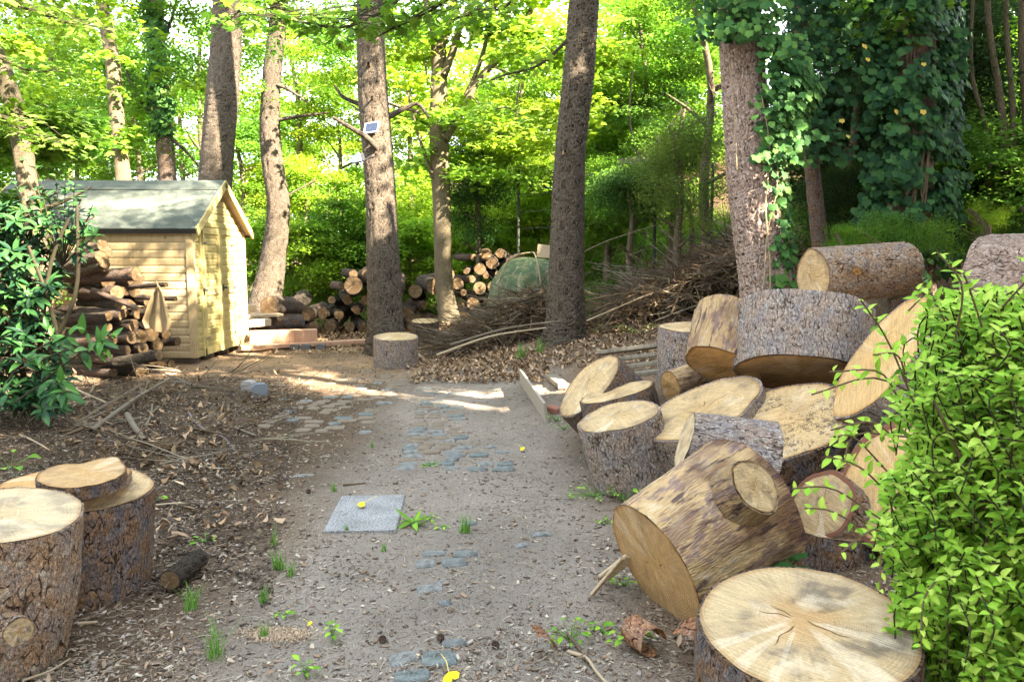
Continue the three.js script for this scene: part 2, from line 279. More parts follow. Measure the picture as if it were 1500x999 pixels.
// a spray: many small leaves round a twig, lying in layers
function spray(n, R, flat, L, W, seed, tilt = 0.7, shape = 0) {
  const r = rng(seed), pos = [], idx = [];
  const q = new THREE.Quaternion(), e = new THREE.Euler(), p = V(0, 0, 0), add = (x, y, z) => { const v = V(x, y, z).applyQuaternion(q).add(p); pos.push(v.x, v.y, v.z); };
  for (let i = 0; i < n; i++) {
    const a = r() * 6.283, d = R * Math.pow(r(), 0.6); p.set(Math.cos(a) * d, gauss(r) * flat - 0.25 * d * d / R, Math.sin(a) * d);
    e.set(gauss(r) * tilt + 0.25, r() * 6.283, gauss(r) * tilt, 'YXZ'); q.setFromEuler(e);
    const s = 0.65 + r() * 0.7, l = L * s, w = W * s * 0.5, b = pos.length / 3;
    if (shape === 0) { add(0, 0, 0); add(-w, w * 0.35, l * 0.45); add(0, -0.05 * l, l); add(w, w * 0.35, l * 0.45); idx.push(b, b + 1, b + 2, b, b + 2, b + 3); }
    else if (shape === 1) { // lobed, six faces
      add(0, 0, 0); add(-w * 1.1, 0, l * 0.15); add(-w * 0.55, w * 0.2, l * 0.42); add(-w * 0.95, -w * 0.2, l * 0.8); add(0, 0, l * 1.0); add(w * 0.95, -w * 0.2, l * 0.8); add(w * 0.55, w * 0.2, l * 0.42); add(w * 1.1, 0, l * 0.15);
      idx.push(b, b + 1, b + 2, b, b + 2, b + 4, b + 2, b + 3, b + 4, b, b + 4, b + 6, b + 4, b + 5, b + 6, b, b + 6, b + 7);
    } else { add(0, 0, 0); add(-w, 0, l * 0.5); add(0, -0.2 * l, l); add(w, 0, l * 0.5); idx.push(b, b + 1, b + 2, b, b + 2, b + 3); }
  }
  return geoOf(pos, idx);
}
const SPRAY = {
  broad: spray(46, 0.6, 0.10, 0.10, 0.075, 11, 0.55, 0), broadB: spray(40, 0.55, 0.2, 0.11, 0.08, 12, 0.8, 0), maple: spray(30, 0.5, 0.08, 0.12, 0.13, 13, 0.45, 1),
  small: spray(60, 0.45, 0.16, 0.055, 0.035, 14, 0.9, 0), fine: spray(120, 0.5, 0.10, 0.09, 0.012, 15, 0.5, 2), ivy: spray(26, 0.28, 0.1, 0.075, 0.085, 16, 0.8, 1), big: spray(70, 1.1, 0.3, 0.13, 0.1, 17, 0.8, 0),
};

// ------------------------------------------------------------------ tree stems and logs
function seam(g, ni) { const n = g.attributes.normal, w = ni + 1; for (let k = 0; k + ni < n.count; k += w) { const a = k, b = k + ni, v = V(n.getX(a) + n.getX(b), n.getY(a) + n.getY(b), n.getZ(a) + n.getZ(b)).normalize(); n.setXYZ(a, v.x, v.y, v.z); n.setXYZ(b, v.x, v.y, v.z); } }
function stem(pts, kind, o = {}) {                                          // pts: [x, y, z, radius] upwards, relative to the foot
  const B = BARK[kind], ni = o.sides ?? 48, c = new THREE.CatmullRomCurve3(pts.map((p) => V(p[0], p[1], p[2]))), L = c.getLength(), nj = Math.round(L * (o.rings ?? 14)), seed = o.seed ?? 1;
  const pos = [], idx = [], uv = [], rep = Math.max(1, Math.round(2 * Math.PI * pts[0][3] / B.tile)), ro = new THREE.SplineCurve(pts.map((p, i) => new THREE.Vector2(i, p[3])));
  for (let j = 0; j <= nj; j++) {
    const t = j / nj, p = c.getPoint(t), R = ro.getPoint(t).y;
    for (let i = 0; i <= ni; i++) {
      const u = i / ni, a = u * Math.PI * 2, ca = Math.cos(a), sa = Math.sin(a), vv = p.y / B.tile + seed * 0.37;
      const flare = o.flare ? o.flare * Math.exp(-p.y / 0.28) * (0.55 + 0.6 * noise(ca * 1.7 + seed, sa * 1.7, 5)) : 0;
      const r = R * (1 + 0.10 * noise(ca * 1.1 + seed, sa * 1.1, p.y * 0.7) + 0.04 * noise(ca * 3, sa * 3 + seed, p.y * 1.5) + flare) + B.amp * (B.f.sample(u * rep, vv) - 0.6);
      pos.push(p.x + ca * r, p.y, p.z - sa * r); uv.push(u * rep, vv);
      if (j && i) { const k = j * (ni + 1) + i; idx.push(k, k - 1, k - ni - 2, k, k - ni - 2, k - ni - 1); }
    }
  }
  const g = geoOf(pos, idx, uv); seam(g, ni); return g;
}
function outline(R, seed, irr) { return (a, y) => R * (1 + irr * (noise(Math.cos(a) * 1.1 + seed * 1.7, Math.sin(a) * 1.1, y * 0.6 + seed) * 1.1 + 0.45 * noise(Math.cos(a) * 2.6, Math.sin(a) * 2.6 + seed, y * 0.8))); }
// bark wall of a log along +y from 0 to L, with the bark's own thickness showing at both ends
function barkShell(R0, R1, L, kind, o = {}) {
  const B = BARK[kind], ni = o.sides ?? 72, nj = Math.max(3, Math.round(L * (o.rings ?? 40))), seed = o.seed ?? 1, irr = o.irr ?? 0.07, rim = o.rim ?? 0.05, off = o.shape ?? (() => 1);
  const rep = Math.max(1, Math.round(2 * Math.PI * R0 / B.tile)), pos = [], idx = [], uv = [];
  const rad = (a, y) => outline(lerp(R0, R1, y / L), seed, irr)(a, y) * off(a, y);
  for (let j = 0; j <= nj; j++) for (let i = 0; i <= ni; i++) {
    const u = i / ni, a = u * Math.PI * 2, y = L * j / nj, ends = Math.min(1, Math.min(y, L - y) / 0.03 + 0.35), r = rad(a, y) + B.amp * (B.f.sample(u * rep, y / B.tile + seed * 0.31) - 0.7) * (0.4 + 0.6 * ends);
    pos.push(Math.cos(a) * r, y, -Math.sin(a) * r); uv.push(u * rep, y / B.tile + seed * 0.31);
    if (j && i) { const k = j * (ni + 1) + i; idx.push(k, k - 1, k - ni - 2, k, k - ni - 2, k - ni - 1); }
  }
  const g = geoOf(pos, idx, uv); seam(g, ni);
  const rings = [0, L].map((y, e) => {
    const p = [], x = [], q = [];
    for (let i = 0; i <= ni; i++) {
      const u = i / ni, a = u * Math.PI * 2, k = (e ? nj : 0) * (ni + 1) + i;
      p.push(pos[k * 3], pos[k * 3 + 1], pos[k * 3 + 2]); const r = rad(a, y) * (1 - rim - 0.012); p.push(Math.cos(a) * r, y + (e ? -0.004 : 0.004), -Math.sin(a) * r); q.push(u * rep, 0, u * rep, rim * 0.5);
      if (i) { const b = i * 2; e ? x.push(b, b + 1, b - 2, b + 1, b - 1, b - 2) : x.push(b, b - 2, b + 1, b + 1, b - 2, b - 1); }
    }
    return geoOf(p, x, q);
  });
  return { geo: mergeGeometries([g, ...rings]), rad, rim };
}
function sawnEnd(rad, y, rim, up, seed = 1) {                               // sawn wood, following the log's outline
  const ni = 72, nk = 16, pos = [0, y, 0], uv = [0.5, 0.5], idx = [], s = up ? 1 : -1;
  for (let k = 1; k <= nk; k++) for (let i = 0; i < ni; i++) {
    const a = i / ni * Math.PI * 2, t = k / nk, r = rad(a, Math.max(0, y)) * (1 - rim) * t;
    pos.push(Math.cos(a) * r, y + s * (0.0035 * noise(Math.cos(a) * t * 3 + seed, Math.sin(a) * t * 3, seed) + 0.0022 * Math.round(2.2 * noise(Math.cos(a) * t * 1.4 + seed * 3, Math.sin(a) * t * 1.4, seed)) * (1 - Math.pow(t, 8)) + 0.001), -Math.sin(a) * r); uv.push(0.5 + 0.49 * Math.cos(a) * t, 0.5 + 0.49 * Math.sin(a) * t);
    const c = 1 + (k - 1) * ni + i, d = 1 + (k - 1) * ni + (i + 1) % ni;
    const f = k === 1 ? [[0, c, d]] : [[c - ni, c, d], [c - ni, d, d - ni]];
    for (const [p, q, w] of f) up ? idx.push(p, q, w) : idx.push(p, w, q);
  }
  const g = geoOf(pos, idx, uv); return g;
}
// where a sawn branch stub sits on a log: its cut's ellipse in the photograph
function stubAt(log, c, a, b, dir, d, len, face, bark, name) {
  const p = at(c[0], c[1], d), v = p.clone().sub(EYEP).normalize(), E = V(dir[0], 0, 0).addScaledVector(UPV, -dir[1]); E.addScaledVector(v, -E.dot(v)).normalize();
  const k = b / a, n = v.multiplyScalar(-k).addScaledVector(E, Math.sqrt(1 - k * k)); log.updateMatrixWorld(true);
  const inv = log.matrixWorld.clone().invert(), l0 = p.clone().addScaledVector(n, -len).applyMatrix4(inv), l1 = p.applyMatrix4(inv);
  return knotStub(log, l0, l1.sub(l0).normalize(), a * d / F, len, face, bark, name);
}
function knotStub(parent, pos, dirn, r, h, face, bark, name = 'branch_stub') {
  const q = QY(dirn), sh = barkShell(r * 1.12, r, h, bark, { sides: 24, rings: 60, seed: r * 90, irr: 0.09, rim: 0.1 });
  const m = part(name, sh.geo, BARK[bark].m, parent); m.position.copy(pos); m.quaternion.copy(q);
  const f = part('cut_face', sawnEnd(sh.rad, h, 0.1, true, r * 50), FACE[face], m); return m;
}
const INNER = surface({ color: new THREE.Color().setRGB(0.20, 0.085, 0.05), roughness: 0.9, side: THREE.DoubleSide });
// a log whose sawn end is an ellipse of the photograph: centre, half axes and leaning direction in pixels, depth in metres
function bigLog(name, label, c, a, b, dir, d, L, o = {}) {
  const p = at(c[0], c[1], d), v = p.clone().sub(EYEP).normalize(), E = V(dir[0], 0, 0).addScaledVector(UPV, -dir[1]);
  E.addScaledVector(v, -E.dot(v)).normalize();
  const k = b / a, n = v.clone().multiplyScalar(-k).addScaledVector(E, Math.sqrt(1 - k * k)), R = a * d / F;
  const g = thing(name, label, 'log', p.clone().addScaledVector(n, -L), o.group);
  g.quaternion.copy(QY(n)); g.rotateY(o.roll ?? 0);
  const rim = o.rim ?? 0.045, sh = barkShell(R * (o.taper ?? 1.04), R, L, o.bark ?? 'pine', { seed: o.seed ?? 1, irr: o.irr ?? 0.085, rim, shape: o.shape });
  part('bark', sh.geo, BARK[o.bark ?? 'pine'].m, g);
  part('cut_face', sawnEnd(sh.rad, L, rim, true, o.seed), FACE[o.face ?? 'cream'], g);
  part('cut_face', sawnEnd(sh.rad, 0, rim, false, o.seed), FACE[o.face2 ?? o.face ?? 'cream'], g);
  if (o.inner) {                                                            // reddish inner bark round the wood
    const p = [], x = [], ni = 72; for (let i = 0; i <= ni; i++) { const a = i / ni * Math.PI * 2, r = sh.rad(a, L); for (const k of [1 - o.inner, 0.985]) p.push(Math.cos(a) * r * k, L + 0.003, -Math.sin(a) * r * k); if (i) { const b = i * 2; x.push(b, b - 2, b + 1, b + 1, b - 2, b - 1); } }
    part('inner_bark', geoOf(p, x), INNER, g);
  }
  return g;
}
// sun gaps: openings cut into the crowns so that the sun reaches these places
const GAPS = [];
const gap = (p, r) => GAPS.push([p, r + 0.05]);
const inGap = (p, extra) => GAPS.some(([g, r]) => { const d = p.clone().sub(g), t = d.dot(SUN); return t > 0.3 && d.addScaledVector(SUN, -t).length() < r + extra; });
// crown: sprays in clumps through an ellipsoid (coordinates in the world; the parent sits at its own foot)
function crown(parent, c, rad, o) {
  const r = rng(o.seed), list = [], foot = parent.position, [rx, ry, rz] = rad; o.geo.boundingSphere ?? o.geo.computeBoundingSphere(); const gr = o.geo.boundingSphere.radius * 0.42;
  for (let k = 0; k < o.clumps; k++) {
    let x, y, z; do { x = r() * 2 - 1; y = r() * 2 - 1; z = r() * 2 - 1; } while (x * x + y * y + z * z > 1 || x * x + y * y + z * z < (o.hollow ?? 0.12));
    const cc = V(c[0] + x * rx, c[1] + y * ry, c[2] + z * rz), tone = 0.72 + r() * 0.56, warm = r() - 0.5, cr = o.clumpR * (0.6 + r() * 0.8);
    for (let i = 0; i < o.per; i++) {
      const p = cc.clone().add(V(gauss(r) * cr, gauss(r) * cr * (o.flat ?? 0.4), gauss(r) * cr));
      if (o.keep && !o.keep(p)) continue;
      if (inGap(p, gr * o.scale)) continue;
      const s = o.scale * (0.7 + r() * 0.6), q = Qe(gauss(r) * (o.tilt ?? 0.3), r() * 6.283, gauss(r) * (o.tilt ?? 0.3)), t = tone * (0.85 + r() * 0.3);
      list.push({ m: M4(p.sub(foot), q, s), c: [t * (1 + warm * 0.35), t, t * (1 - warm * 0.5)] });
    }
  }
  return list.length ? scatter(o.name ?? 'crown', o.geo, o.mat, list, parent) : null;
}
// leaves told apart one by one: the largest in view are meshes, the rest one mass
function leaves(parent, geos, mats, list, most = 300) {                      // list: { p (world), q, s, t (tone 0..1) }
  const eye = (p) => { const d = p.clone().sub(EYEP), z = d.dot(FWD); const x = d.x / z * F / 750, y = d.dot(UPV) / z * F / 500; return z > 0.2 && Math.abs(x) < 1.03 && Math.abs(y) < 1.03 ? z : 1e3; };
  list.forEach((l) => { l.far = eye(l.p) / l.s + (l.hide ?? 0); }); list.sort((a, b) => a.far - b.far);
  const foot = parent.position, rest = [];
  list.forEach((l, i) => {
    const k = Math.floor(l.t * 0.999 * mats.length), gk = i % geos.length;
    if (i < most && l.far < 900) { const m = part('leaf', geos[gk], mats[k], parent); m.position.copy(l.p).sub(foot); m.quaternion.copy(l.q); m.scale.setScalar(l.s); }
    else (rest[k] ??= []).push({ m: M4(l.p.clone().sub(foot), l.q, l.s) });
  });
  rest.forEach((b, k) => b && scatter('foliage', geos[k % geos.length], mats[k], b, parent));
}
// ------------------------------------------------------------------ ground
const canvas = (n) => { const c = document.createElement('canvas'); c.width = c.height = n; return c; };
function litterTex(n, seed, o) {                                            // fine chips, needles and crumbs lying on soil; tiles
  const c = canvas(n), x = c.getContext('2d'), r = rng(seed); x.fillStyle = o.base; x.fillRect(0, 0, n, n);
  const put = (px, py, f) => { for (const dx of [-n, 0, n]) for (const dy of [-n, 0, n]) { const X = px + dx, Y = py + dy; if (X < -60 || Y < -60 || X > n + 60 || Y > n + 60) continue; x.save(); x.translate(X, Y); f(); x.restore(); } };
  for (let i = 0; i < o.blots; i++) { const s = 10 + r() * 40, a = r() * 6.28, col = o.cols[Math.floor(r() * o.cols.length)]; put(r() * n, r() * n, () => { x.rotate(a); x.globalAlpha = 0.05; x.fillStyle = col; x.beginPath(); x.ellipse(0, 0, s, s * 0.6, 0, 0, 6.29); x.fill(); }); }
  for (let i = 0; i < o.chips; i++) {
    const l = 2 + r() * r() * 20, w = 1 + r() * 2.6, a = r() * 6.28, col = o.cols[Math.floor(r() * o.cols.length)], al = 0.5 + r() * 0.5;
    put(r() * n, r() * n, () => { x.rotate(a); x.globalAlpha = al * 0.7; x.fillStyle = '#1d1612'; x.fillRect(-l / 2 + 0.7, -w / 2 + 0.9, l, w); x.globalAlpha = al; x.fillStyle = col; x.fillRect(-l / 2, -w / 2, l, w); });  // dark offset copy under each chip paints its shadow
  }
  const t = new THREE.CanvasTexture(c); t.colorSpace = THREE.SRGBColorSpace; t.wrapS = t.wrapT = THREE.RepeatWrapping; return t;
}
const soilTex = litterTex(1536, 5, { base: '#a09282', blots: 900, chips: 30000, cols: ['#d3bfa8', '#e2d2ba', '#ab9581', '#8a7563', '#c4ad97', '#4d3f35', '#5c4a3d', '#dcc4a4', '#b0a199', '#f0e4d0', '#94806f'] });
const soil = surface({ map: soilTex, bumpMap: soilTex, bumpScale: 0.006, roughness: 0.97, vertexColors: true });
const pathness = (x, z) => { const d = -z, cx = -0.35 - 0.02 * (d - 5); return sstep(1.25, 0.55, Math.abs(x - cx) + 0.35 * fbm(x * 0.9, z * 0.9, 2)) * sstep(12.5, 9, d); };
{
  const xs = [], zs = [];
  for (let x = -70; x < 70;) { xs.push(x); x += Math.abs(x) < 5 ? 0.07 : Math.abs(x) < 14 ? 0.3 : 2.5; } xs.push(70);
  for (let z = 12; z > -120;) { zs.push(z); z -= z < 0 && z > -13 ? 0.07 : z < 0 && z > -30 ? 0.3 : 2.5; } zs.push(-120);
  const pos = [], uv = [], col = [], idx = [], n = xs.length;
  zs.forEach((z, j) => xs.forEach((x, i) => {
    const rough = Math.abs(x) < 5 && z < 0 && z > -13 ? 0.014 * fbm(x * 4, z * 4, 4) + 0.008 * noise(x * 13, z * 13, 2) : 0;
    pos.push(x, H(x, z) + rough, z); uv.push(x / 1.6 + 0.013 * noise(x, z), -z / 1.6);
    const p = pathness(x, z), m = fbm(x * 0.8, z * 0.8, 7) + 0.5 * fbm(x * 3, z * 3, 1), far = sstep(8.5, 11, -z);
    let c = mix3([0.46, 0.37, 0.29], [0.69, 0.68, 0.68], p);                                // mulch, then trodden soil
    c = mix3(c, [0.98, 0.74, 0.50], far * sstep(1.5, -1.0, x) * (0.5 + m) * sstep(-15, -13, z));   // sandy by the shed
    c = mix3(c, [0.20, 0.15, 0.11], sstep(-0.9, -2.0, x) * sstep(9.8, 8, -z) * 0.85);
    c = mix3(c, [0.30, 0.23, 0.15], sstep(13.5, 17, -z));
    c = mul3(c, 1 + 0.55 * m);
    col.push(...c.map((v) => clamp(v, 0.04, 1.3)));
    if (i && j) { const k = j * n + i; idx.push(k, k - n - 1, k - 1, k, k - n, k - n - 1); }
  }));
  const g = geoOf(pos, idx, uv, col); if (g.attributes.normal.getY(500) < 0) { g.setIndex(idx.reverse()); g.computeVertexNormals(); }
  const ground = struct('ground', g, soil);
  // granite setts let into the path, one by one
  const r = rng(44), setts = [0, 1, 2, 3, 4].map((k) => {
    const a = rng(k + 3), pos = [], N = 8, q = [];
    for (let lvl = 0; lvl < 3; lvl++) for (let i = 0; i < N; i++) { const t = i / N * 6.283 + 0.39, s = [1, 0.97, 0.84][lvl], e = 0.5 * (1 + (lvl === 0 ? (q[i] = (a() - 0.5) * 0.22) : q[i])); const cx = Math.sign(Math.cos(t)) * Math.pow(Math.abs(Math.cos(t)), 0.45) * e * s, cz = Math.sign(Math.sin(t)) * Math.pow(Math.abs(Math.sin(t)), 0.45) * e * s; pos.push(cx, [-0.5, 0.30, 0.5][lvl], cz); }
    pos.push(0, 0.53, 0); const id = [];
    for (let l = 0; l < 2; l++) for (let i = 0; i < N; i++) { const A = l * N + i, B = l * N + (i + 1) % N; id.push(A, A + N, B, B, A + N, B + N); }
    for (let i = 0; i < N; i++) id.push(2 * N + i, 3 * N, 2 * N + (i + 1) % N);
    const g = geoOf(pos, id); return g;
  });
  const settMats = [[0.155, 0.155, 0.14], [0.185, 0.18, 0.16], [0.14, 0.15, 0.135], [0.20, 0.19, 0.17]].map(([a, b, c], k) => { const t = dataTex(128, 128, (u, v) => mul3([a, b, c], 1 + 0.9 * tfbm(u, v, 6, 6, k) + 0.5 * tnoise(u, v, 40, 40, k))); return surface({ map: t, roughness: 0.95 }); });
  setts.forEach((g) => { const p = g.attributes.position, u = []; for (let i = 0; i < p.count; i++) u.push(p.getX(i) * 0.4 + p.getY(i) * 0.1 + u.length * 0.001, p.getZ(i) * 0.4); g.setAttribute('uv', new THREE.Float32BufferAttribute(u, 2)); });
  const dustMat = surface({ map: soilTex, color: new THREE.Color().setRGB(0.62, 0.58, 0.53), roughness: 0.97 });
  const sett = (p, w, d, turn, dust, lift = 0.012) => { const m = part('cobblestone', setts[Math.floor(r() * 5)], dust ? dustMat : settMats[Math.floor(r() * 4)], ground); m.position.set(p.x, H(p.x, p.z) - 0.025 + lift, p.z); m.scale.set(w, 0.06, d); m.rotation.set(gauss(r) * 0.02, turn + gauss(r) * 0.06, gauss(r) * 0.03); };
  // strip beside the trodden line: rows running away from the camera
  for (let z = -5.35, row = 0; z > -8.6; z -= 0.125, row++) {
    const t = (-z - 5.35) / 3.2, x0 = lerp(-0.84, -1.02, t) + gauss(r) * 0.03, x1 = row < 2 ? 0.0 : row < 7 ? lerp(-0.1, -0.3, r()) : lerp(-0.42, -0.66, t);
    for (let x = x0; x < x1;) { const w = 0.11 + r() * 0.09; if (r() < (row < 2 ? 0.85 : row < 7 ? (x > -0.45 ? 0.45 : 0.8) : 0.82)) sett(V(x + w / 2, 0, z + gauss(r) * 0.012), w * 0.93, 0.112, 0, r() < (row < 2 ? 0.05 : 0.42), 0.002 + r() * 0.008 - (row > 12 ? 0.003 : 0)); x += w + 0.012; }
  }
  for (let z = -6.6; z > -9.7; z -= 0.15) for (let x = -2.25; x < -1.35;) { const w = 0.12 + r() * 0.1; if (r() < 0.5) sett(V(x + w / 2, 0, z + gauss(r) * 0.02), w * 0.93, 0.125, 0, r() < 0.75, 0.002 + r() * 0.006); x += w + 0.02; }
  for (let z = -9.2; z > -10.6; z -= 0.16) for (let x = -2.6; x < -1.0;) { const w = 0.12 + r() * 0.1; if (r() < 0.3) sett(V(x + w / 2, 0, z), w * 0.9, 0.13, 0.05, true, 0.003); x += w + 0.02; }
  for (const [px, py, w, d, t] of [[635, 812, .13, .07, 0], [680, 813, .14, .08, .05], [624, 827, .11, .1, 0], [666, 826, .14, .11, .1], [629, 865, .13, .1, .2], [646, 856, .08, .06, .4], [651, 885, .055, .06, .5], [592, 967, .14, .1, .5], [641, 967, .15, .12, .08], [604, 992, .15, .09, .1], [664, 944, .11, .06, .1], [792, 784, .13, .06, .2], [765, 801, .09, .06, .1], [443, 698, .16, .07, .1], [625, 570, .16, .12, .3], [632, 577, .14, .1, .1], [688, 768, .09, .06, .1], [410, 586, .17, .1, 0], [720, 655, .12, .09, .1], [735, 663, .13, .09, 0]]) sett(onGround(px, py), w, d, t, false, 0.004);
}
// exposed aggregate slab
{
  const tex = dataTex(512, 512, (u, v) => { const k = tnoise(u, v, 60, 60, 3) + 0.7 * tnoise(u, v, 110, 110, 8), b = tfbm(u, v, 4, 4, 2); return mul3(mix3([0.25, 0.235, 0.215], k > 0.2 ? [0.42, 0.395, 0.37] : k < -0.3 ? [0.13, 0.125, 0.12] : [0.32, 0.30, 0.285], 0.65), 1 + 0.4 * b); });
  const m = surface({ map: tex, bumpMap: tex, bumpScale: 0.006, roughness: 0.9 });
  const p = onGround(537, 752); const g = board(0.4, 0.05, 0.63, 0.006), uvs = g.attributes.uv, po = g.attributes.position; for (let i = 0; i < po.count; i++) uvs.setXY(i, po.getX(i) * 1.6, po.getZ(i) * 1.6 + po.getY(i));
  const s = single('paving_slab', g, m, 'grey speckled concrete slab let into the path with a yellow leaf on it', 'paving slab', V(p.x, p.y - 0.016, p.z)); s.rotation.y = 0.06;
}

// ------------------------------------------------------------------ garden shed
{
  const X1 = -4.47, Z0 = -10.73, Z1 = -12.82, L = 3.0, EAVE = 1.95, RIDGE = 2.63, B0 = 0.1, zm = (Z0 + Z1) / 2, W = Z0 - Z1;
  const shed = thing('garden_shed', 'pale timber shed with felt roof and a double door in its gable', 'shed', V(X1, 0, zm));
  const r = rng(8), pick = (a) => a[Math.floor(r() * a.length)];
  const side = part('wall', bx(L - 0.02, EAVE - B0, 0.03, -L / 2, (EAVE + B0) / 2, W / 2 - 0.04), WOOD.shed[0], shed);
  const back = part('wall', bx(L - 0.02, EAVE - B0, 0.03, -L / 2, (EAVE + B0) / 2, -W / 2 + 0.02), WOOD.shed[1], shed);
  const shiplap = (len, h) => { const s = new THREE.Shape(); s.moveTo(0, 0); s.lineTo(0.016, 0.004); s.quadraticCurveTo(0.021, h * 0.4, 0.02, h * 0.72); s.quadraticCurveTo(0.006, h * 0.8, 0.005, h); s.lineTo(0, h); s.closePath(); return new THREE.ExtrudeGeometry(s, { depth: len, bevelEnabled: false, curveSegments: 4 }); };
  const n = 17, bh = (EAVE - B0) / n;
  const bg = [shiplap(L - 0.06, bh)]; bg[0].rotateY(-Math.PI / 2);                        // profile towards +z, running along -x
  for (let i = 0; i < n; i++) { const m = part('board', bg[0], pick(WOOD.shed), side); m.position.set(-0.03, B0 + i * bh, W / 2 - 0.024); }
  // gable end, facing +x
  const gs = new THREE.Shape(); gs.moveTo(-W / 2, B0); gs.lineTo(W / 2, B0); gs.lineTo(W / 2, EAVE); gs.lineTo(0, RIDGE - 0.03); gs.lineTo(-W / 2, EAVE); gs.closePath();
  const gable = part('gable_wall', new THREE.ExtrudeGeometry(gs, { depth: 0.03, bevelEnabled: false }).rotateY(Math.PI / 2).translate(-0.035, 0, 0), WOOD.green[0], shed);
  const gable2 = part('gable_wall', new THREE.ExtrudeGeometry(gs, { depth: 0.03, bevelEnabled: false }).rotateY(Math.PI / 2).translate(-L, 0, 0), WOOD.green[0], shed);
  const dz0 = 0.76, dz1 = -0.50, dTop = 1.96;                                            // door opening, local z
  for (let y = B0, i = 0; y < RIDGE - 0.12; y += bh, i++) {
    const half = y + bh < EAVE ? W / 2 : (W / 2) * (RIDGE - 0.03 - y - bh) / (RIDGE - 0.03 - EAVE), spans = y < dTop - 0.02 ? [[half, dz0 + 0.05], [dz1 - 0.05, -half]] : [[half, -half]];
    for (const [a, b] of spans) if (a - b > 0.05) { const m = part('board', shiplap(a - b, Math.min(bh, RIDGE - y)), pick(WOOD.green), gable); m.position.set(-0.005, y, b); }
  }
  part('frame', mergeGeometries([bx(0.03, dTop - B0, 0.05, 0.018, (dTop + B0) / 2, dz0 + 0.025), bx(0.03, dTop - B0, 0.05, 0.018, (dTop + B0) / 2, dz1 - 0.025), bx(0.03, 0.06, dz0 - dz1 + 0.1, 0.018, dTop + 0.03, (dz0 + dz1) / 2)]), WOOD.green[1], gable);
  const mid = 0.11;
  for (const [a, b, lab] of [[dz0, mid, 0], [mid, dz1, 1]]) {
    const door = part('door', bx(0.02, dTop - B0 - 0.01, a - b - 0.012, 0.006, (dTop + B0) / 2, (a + b) / 2), WOOD.green[0], shed), w = a - b - 0.012;
    for (let y = B0 + 0.1; y < dTop - 0.1; y += 0.1) { const m = part('board', shiplap(w - 0.12, 0.098), pick(WOOD.green), door); m.position.set(0.016, y, b + 0.066); m.scale.x = 0.7; }
    for (const [hh, yy] of [[0.09, B0 + 0.06], [0.10, 1.02], [0.09, dTop - 0.06]]) part('rail', bx(0.022, hh, w, 0.04, yy, (a + b) / 2), WOOD.green[1], door);
    for (const zz of [a - 0.036, b + 0.036]) part('stile', bx(0.026, dTop - B0 - 0.02, 0.06, 0.041, (dTop + B0) / 2, zz), WOOD.green[1], door);
    for (const yy of [0.35, 1.05, 1.72]) part('hinge', bx(0.006, 0.03, 0.12, 0.057, yy, lab ? b + 0.05 : a - 0.05), std(0.2, 0.2, 0.2, 0.5, { metalness: 0.6 }), door);
    if (lab) { part('handle', mergeGeometries([new THREE.SphereGeometry(0.022, 10, 8).translate(0.1, 1.06, a - 0.05), new THREE.CylinderGeometry(0.01, 0.014, 0.05, 8).rotateZ(Math.PI / 2).translate(0.075, 1.06, a - 0.05), bx(0.008, 0.1, 0.04, 0.06, 1.06, a - 0.05)]), std(0.06, 0.06, 0.06, 0.4, { metalness: 0.7 }), door); }
  }
  for (const [x, z, sx, sz] of [[0.012, W / 2 - 0.02, 0.035, 0.07], [-0.03, W / 2 + 0.012, 0.075, 0.02], [0.012, -W / 2 + 0.02, 0.035, 0.07], [-1.95, W / 2 + 0.008, 0.05, 0.022]]) part('corner_trim', bx(sx, EAVE - B0 - 0.01, sz, x, (EAVE + B0) / 2, z), WOOD.shed[1], shed);
  // roof: two felted boards with a lap, barge boards on the gable
  const ov = 0.12, slope = Math.atan2(RIDGE - EAVE, W / 2), len = Math.hypot(RIDGE - EAVE, W / 2) + ov, RL = L + 0.2;
  const felt = dataTex(256, 256, (u, v) => mul3([0.115, 0.125, 0.10], 1 + 0.35 * tfbm(u, v, 5, 5, 4) + 0.3 * tnoise(u, v, 70, 70, 6))), fm = surface({ map: felt, bumpMap: felt, bumpScale: 0.003, roughness: 0.95 });
  for (const s of [1, -1]) {
    const q = new THREE.Group(); const mk = (g) => g.rotateX(s * slope).translate(-L / 2 + 0.02, RIDGE + 0.01, 0);
    const sheet = (y, z0, z1, t, wob) => { const g = new THREE.BoxGeometry(RL, t, z1 - z0, 40, 1, 6), p = g.attributes.position; for (let i = 0; i < p.count; i++) p.setY(i, p.getY(i) + wob * noise(p.getX(i) * 2, p.getZ(i) * 3, s)); g.computeVertexNormals(); return mk(g.translate(0, y, s * (z0 + z1) / 2)); };
    const rf = part('roof', sheet(0.012, 0.01, len, 0.02, 0.006), fm, shed);
    part('felt_strip', sheet(0.03, -0.01, 0.27, 0.006, 0.006), fm, rf);
    part('felt_edge', mk(bx(RL, 0.075, 0.012, 0, -0.02, s * (len + 0.004))), std(0.05, 0.05, 0.045, 0.9), rf);
    part('roof_board', mk(bx(RL - 0.04, 0.02, len - 0.02, 0, -0.012, s * len / 2)), WOOD.planed, rf);
    for (const xe of [RL / 2 + 0.012, -RL / 2 - 0.012]) part('barge_board', mk(bx(0.022, 0.11, len + 0.02, xe, -0.022, s * (len / 2 + 0.005))), WOOD.green[1], shed);
  }
  for (const z of [-0.85, -0.3, 0.3, 0.85]) part('bearer', bx(L - 0.1, 0.09, 0.07, -L / 2, 0.052, z), WOOD.worn, shed);
  // sun on the right of the gable and in flecks on the roof
  for (let y = 0.1; y < 1.9; y += 0.22) { gap(V(X1, y, Z1 + 0.2), 0.42); }
